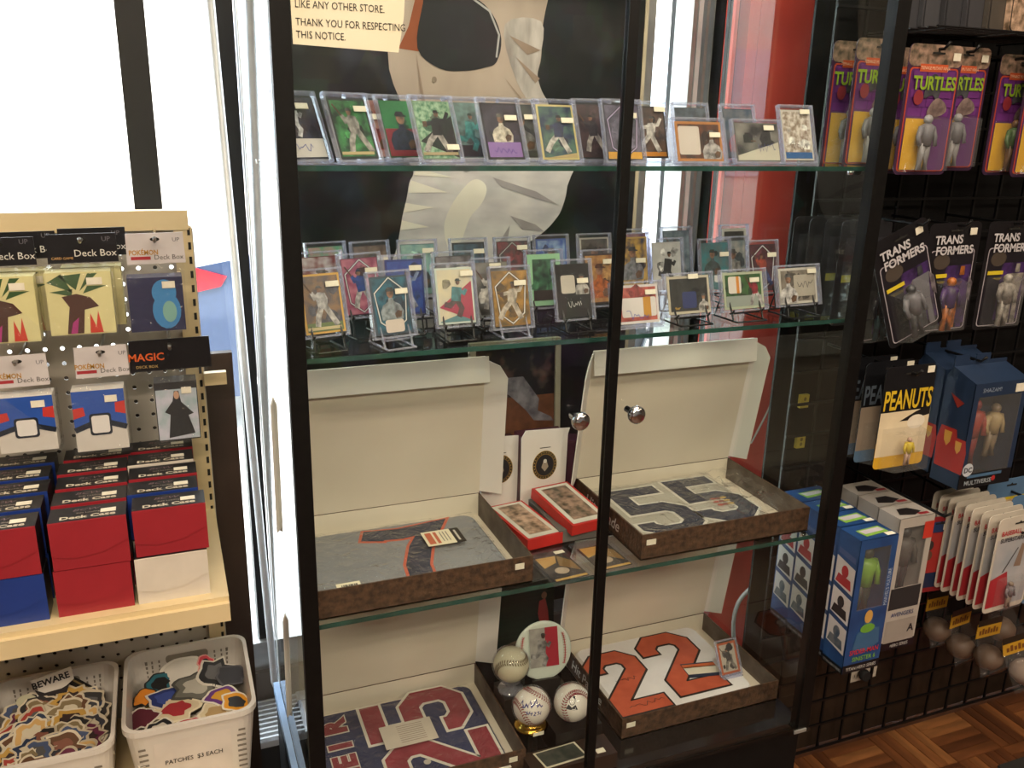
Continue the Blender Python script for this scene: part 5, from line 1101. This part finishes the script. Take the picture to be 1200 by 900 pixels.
for k, lb in enumerate(('front blue tall figure box with green figure behind its window', 'blue tall figure box, second in its row behind the front one', 'blue tall figure box, third in its row, seen through the side glass', 'blue tall figure box, rearmost in its row, seen through the side glass')):
    t, c_ = tall_box(lb, 1.108+.004*k, .006+k*.0655, .500, SW, SD, SH, blu, True, ('3a4238', '7aa83c'), ST if k == 0 else ST[4:], 'blue tall figure boxes')
    if k == 0:
        m = MB(); m.fp([(SW*.18, SH*.18), (SW*.25, SH*.30), (SW*.42, SH*.33), (SW*.40, SH*.40), (SW*.62, SH*.40), (SW*.60, SH*.33), (SW*.85, SH*.32), (SW*.9, SH*.2), (SW*.6, SH*.15)], -.001, K('3c6288', .4)); m.fp(ell(SW*.52, SH*.33, SW*.2, SH*.035), -.0014, K('6aa03c', .4)); m.fp(ell(SW*.5, SH*.42, SW*.11, SH*.05), -.0016, K('c89a50', .4)); m.build('front_art', c_)
    tp_ = MB(); tp_.tp([(SW*.25, SD*.2), (SW*.9, SD*.3), (SW*.85, SD*.75), (SW*.2, SD*.65)], SH+.0006, K('8ab84a', .4)); tp_.tp([(SW*.3, SD*.35), (SW*.84, SD*.42), (SW*.8, SD*.65), (SW*.25, SD*.6)], SH+.0009, K('c8c0c8', .4)); tp_.tp(rect(SW*.72, SD*.05, SW*.95, SD*.25), SH+.0012, 'sticker'); tp_.build('top_logo', c_)
WT = [('HERO SERIES', .0115, K('c8c4c0', .4), (SW*.55, -.0012, .006), F0, {'sx': .8}), ('AVENGERS', .015, K('3c4870', .4), (SW*.5, -.0012, .085), F0, {'bold': .012, 'sx': .9}), ('A', .026, K('22262c', .4), (SW*.82, -.0012, .040), F0, {'bold': .03})]
for k, lb in enumerate(('front white tall figure box beside the blue ones', 'white tall figure box, second behind the front white one', 'white tall figure box, rearmost of the white ones')):
    t, c_ = tall_box(lb, 1.262+.002*k, .058+k*.0655, .488, SW, SD, SH+.012, wh, False, ('3a383a', '55504c'), WT if k == 0 else [], 'white tall figure boxes')
    tp_ = MB(); tp_.tp([(SW*.15, SD*.3), (SW*.5, SD*.15), (SW*.8, SD*.35), (SW*.6, SD*.7), (SW*.3, SD*.7)], SH+.0126, K('2a2628', .4)); tp_.tp(rect(SW*.62, SD*.1, SW*.9, SD*.25), SH+.0129, K('9a2c34', .4)); tp_.build('top_print', c_)
    if k == 0:
        m = MB(); m.fp(rect(SW*.72, SH*.86, SW*1.0, SH*.99), -.0014, K('c83a2c', .4)); m.fp(rect(SW*.06, SH*.06, SW*.95, SH*.24), -.0009, K('a09890', .4)); m.fp(rect(SW*.05, SH*.33, SW*.93, SH*.5), -.0010, K('2c2a2c', .4, col2='7a7470', scale=60)); m.build('front_print', c_)
hook(1.31, .845, -.02)
# --- red, blue sports pack and the row of white carded players
rp_ = blister('sports_pack', 'red and blue sports pack left of the white carded players', 1.418, .088, .595, .085, .190, K('8a2428', .4), [(rect(-.035, .05, .035, .15), K('a83430', .4)), (rect(-.035, .012, .035, .05), K('22304e', .4)), (rect(-.036, .152, .036, .178), K('263a66', .4)), (ell(-.02, .12, .010, .012, 12), K('3a3434', .4)), (ell(-.02, .095, .010, .012, 12), K('6a4a3c', .4))], None, [], (0, 0, -.1), sticker=(.006, .158))
hook(1.50, .815, -.06, drop=.02)
BL = ('front white carded baseball figure of the long row', 'white carded baseball figure, second of the long row', 'white carded baseball figure, third of the long row', 'white carded baseball figure, fourth of the long row', 'white carded baseball figure, fifth of the long row', 'white carded baseball figure, sixth of the long row', 'white carded baseball figure, seventh of the long row', 'white carded baseball figure, eighth of the long row', 'white carded baseball figure, rearmost of the long row')
for k in range(9):
    w, h = .128, .225
    blister('player_pack', BL[k], 1.488-.004*(k % 2), -.045+k*.0215, .612-.001*k, w, h, K('cfc6b8', .4), [(rect(-w*.46, .012, w*.46, h*.78), K('b8b4b4', .4, col2='9aa0a8', scale=12)), ([(-w*.46, .012), (w*.10, .012), (-.01, h*.42), (-w*.46, h*.36)], K('a82c34', .4))]+([([(w*.05, h*.46), (w*.16, h*.70), (w*.24, h*.68), (w*.22, h*.45)], K('8a7464', .5)), (stroke([(-w*.2, h*.42), (w*.08, h*.66)], .003)[0], K('4a4444', .5))] if k == 0 else []),
            (-w*.28, .004, w*.32, h*.36, .016), [(0, .010, .062, '8a7a6a', '6a6468')], (.0, 0, .04), 'white carded baseball figures', texts=[('BASEBALL', .0155, K('b83038', .4), -.022, h-.040, {'bold': .02, 'sx': .9}), ('SUPERSTARS', .0145, K('2c2a34', .4), -.016, h-.056, {'bold': .02, 'sx': .9})])
for k in range(3):
    w, h = .15, .23; lb = ('blue bordered yellow framed pack at the right edge', 'pale blue pack behind the yellow framed one', 'pale blue pack rearmost by the grid')[k]
    blister('blue_pack', lb, 1.655-.02*(k == 2)-.012*(k == 1), -.02+k*.06, .590+.012*k, w, h, K('5a7a9c', .4), [(rect(-w*.46, .012, w*.46, h*.80), K('d8c02c', .4)), (rect(-w*.42, .018, w*.42, h*.47), K('7a5a34', .4)), (rect(-w*.42, h*.5, w*.42, h*.77), K('c8a074', .4, col2='d8c4a8', scale=14))], None, [], (0, 0, 0), 'blue bordered packs')
hook(1.64, .81, -.04)
# --- yellow headed bags low on the grid
def bag(label, x, y, z, w=.075, rz=0, ry=0, c='6a5648'):
    t = thing('snack_bag', label, 'toy bag', (x, y, z), (0, ry, rz), 'yellow headed bags'); yl = K('c8982c', .4)
    m = MB(); m.box((-w/2, 0, .085), (w/2, .0015, .125), yl); m.box((-w/2, -.0004, .118), (w/2, .0, .135), K('2a261c', .4)); h_ = m.build('header', t)
    m = MB()
    for i in range(7): m.fp(rect(-w*.4+i*w*.115, .094, -w*.4+i*w*.115+w*.08, .094+.012+(.005 if i % 2 else 0)), -.0006, K('7a4a20', .4))
    m.build('header_print', h_)
    b_ = MB(); b_.lathe([(.006, -.03), (.024, -.022), (.034, -.005), (.034, .008), (.022, .024), (.006, .03)], K(c, .55), 16, (0, -.012, .034)); b_.build('contents', t)
    q = MB(); q.poly([(-w/2, -.001, .086), (w/2, -.001, .086), (w*.52, -.05, .03), (w*.45, -.03, -.006), (-w*.45, -.03, -.006), (-w*.52, -.05, .03)][::-1], 'bag_film'); q.build('plastic_bag', t); return t
bag('yellow headed bag with brown contents, left of the low row', 1.620, .150, .340, rz=.1)
bag('yellow headed bag with round brown contents in the middle', 1.640, .085, .345, .08)
bag('tilted yellow headed bag at the right edge', 1.700, .020, .335, .09, -.2, -.25, '8a7a70')
bag('yellow headed bag behind the middle one', 1.590, .200, .365, .07)
bag('yellow headed bag high behind the tilted one', 1.745, .14, .37, .08, 0, -.1)
# --- outlets, cords
ot = thing('wall_outlet', 'cream double power outlet low on the wall behind the grid', 'outlet', (1.465, .322, .178))
for i in range(2):
    x = i*.052; MB().box((x, 0, 0), (x+.040, .006, .058), K('cfc6b8', .4)).build('plate', ot); m = MB()
    for zz in (.012, .036): m.fp(ell(x+.020, zz+.005, .012, .010, 14), -.0008, K('b8aea0', .4)); m.fp(rect(x+.014, zz+.002, x+.016, zz+.010), -.0012, 'hole_dark'); m.fp(rect(x+.023, zz+.002, x+.025, zz+.010), -.0012, 'hole_dark')
    m.build('socket', ot)
ad = thing('black_adapter', 'black plug adapter stuck on the low cream outlet', 'adapter', (1.50, .300, .205)); MB().lathe([(.012, -.008), (.016, 0), (.014, .012)], K('1a1a1c', .5), 14, (0, .010, 0), 'y').build('plug', ad)
def cable(label, P, r, col='cable_white', name='electric_cable'):
    V = [Vector(p) for p in P]; out = []
    for i in range(len(V)-1):
        p0, p1, p2, p3 = V[max(i-1, 0)], V[i], V[i+1], V[min(i+2, len(V)-1)]
        for k in range(6):
            t = k/6; out.append(.5*((2*p1)+(p2-p0)*t+(2*p0-5*p1+4*p2-p3)*t*t+(3*p1-p0-3*p2+p3)*t**3))
    out.append(V[-1]); return tag(MB().tube(out, r, col, 7).build(name), label, 'cord')
cable('thin white cord hanging down the red pillar', [(1.405,.60,1.95),(1.405,.60,1.851),(1.381,.60,1.792),(1.354,.60,1.683),(1.361,.60,1.552),(1.361,.60,1.427),(1.35,.60,1.297),(1.356,.60,1.024),(1.33,.60,.908),(1.275,.60,.792)], .0028)
pw = thing('power_adapter', 'white power adapter box high on the red pillar', 'adapter', (1.415, .60, 1.848)); MB().box((-.017, -.018, 0), (.017, .02, .20), 'cable_white').build('housing', pw); MB().box((-.006, -.008, -.012), (.006, .006, 0), 'cable_white').build('strain_relief', pw)
cable('thick white cord rising beside the right jersey box', [(1.325,.50,.90),(1.315,.50,.84),(1.300,.51,.78),(1.35,.53,.63),(1.335,.54,.50),(1.318,.55,.395),(1.318,.55,.231),(1.365,.55,.077),(1.37,.55,.01)], .0065)
cable('short white cord curving down the red pillar below the plug', [(1.345,.575,.385),(1.30,.56,.372),(1.262,.56,.335),(1.25,.56,.274),(1.262,.56,.186),(1.29,.56,.05)], .006)
pg = thing('charger_plug', 'white charger block behind the right jersey box', 'plug', (1.283, .49, .735)); MB().box((-.028, -.018, 0), (.028, .018, .034), K('d2d4e2', .4)).build('block', pg); MB().box((.028, -.008, .010), (.036, .008, .024), 'steel').build('prong', pg)
pg = thing('cord_plug', 'beige plug on the wall below the right jersey box', 'plug', (1.36, .60, .372)); MB().lathe([(.010, -.03), (.014, -.01), (.015, .02), (.012, .026)], 'cable_white', 12, (0, -.01, .012), 'x').build('body', pg); MB().box((.022, -.025, -.004), (.045, .012, .030), K('c8b070', .5)).build('socket', pg)
for lb, x, z in (('upper yellow outlet tag beside the red pillar', 1.207, .985), ('lower yellow outlet tag beside the red pillar', 1.211, .884)):
    t = thing('outlet_tag', lb, 'outlet', (x, .335, z)); MB().box((-.012, 0, 0), (.012, .009, .032), K('d8c050', .4)).build('plate', t); m = MB(); m.fp(ell(0, .022, .004, .005, 10), -.0008, K('8a7430', .5)); m.fp(ell(0, .010, .004, .005, 10), -.0008, K('8a7430', .5)); m.build('socket', t)

# ------------------------------------------------------------ lettering: one pass to turn text into meshes
pend = []
for (s, size, m, parent, loc, rot, name, sx, bold, shear, align, label) in TEXTS:
    c = bpy.data.curves.new('t', 'FONT'); c.body = s; c.size = size; c.align_x = align; c.offset = bold*size; c.shear = shear; c.resolution_u = 2 if size < .02 else 4
    o = bpy.data.objects.new('t', c); COL.objects.link(o); pend.append((o, m, parent, loc, rot, name, sx))
dg = bpy.context.evaluated_depsgraph_get(); dg.update()
made = [(bpy.data.meshes.new_from_object(o.evaluated_get(dg)), m, p, l, r, n, sx) for o, m, p, l, r, n, sx in pend]
for o, *_ in pend: bpy.data.objects.remove(o)
for me, m, p, l, r, n, sx in made:
    me.materials.clear(); me.materials.append(MATS[m]); me.name = n
    o = put(n, me, p, l, r); o.scale = (sx, 1, 1)
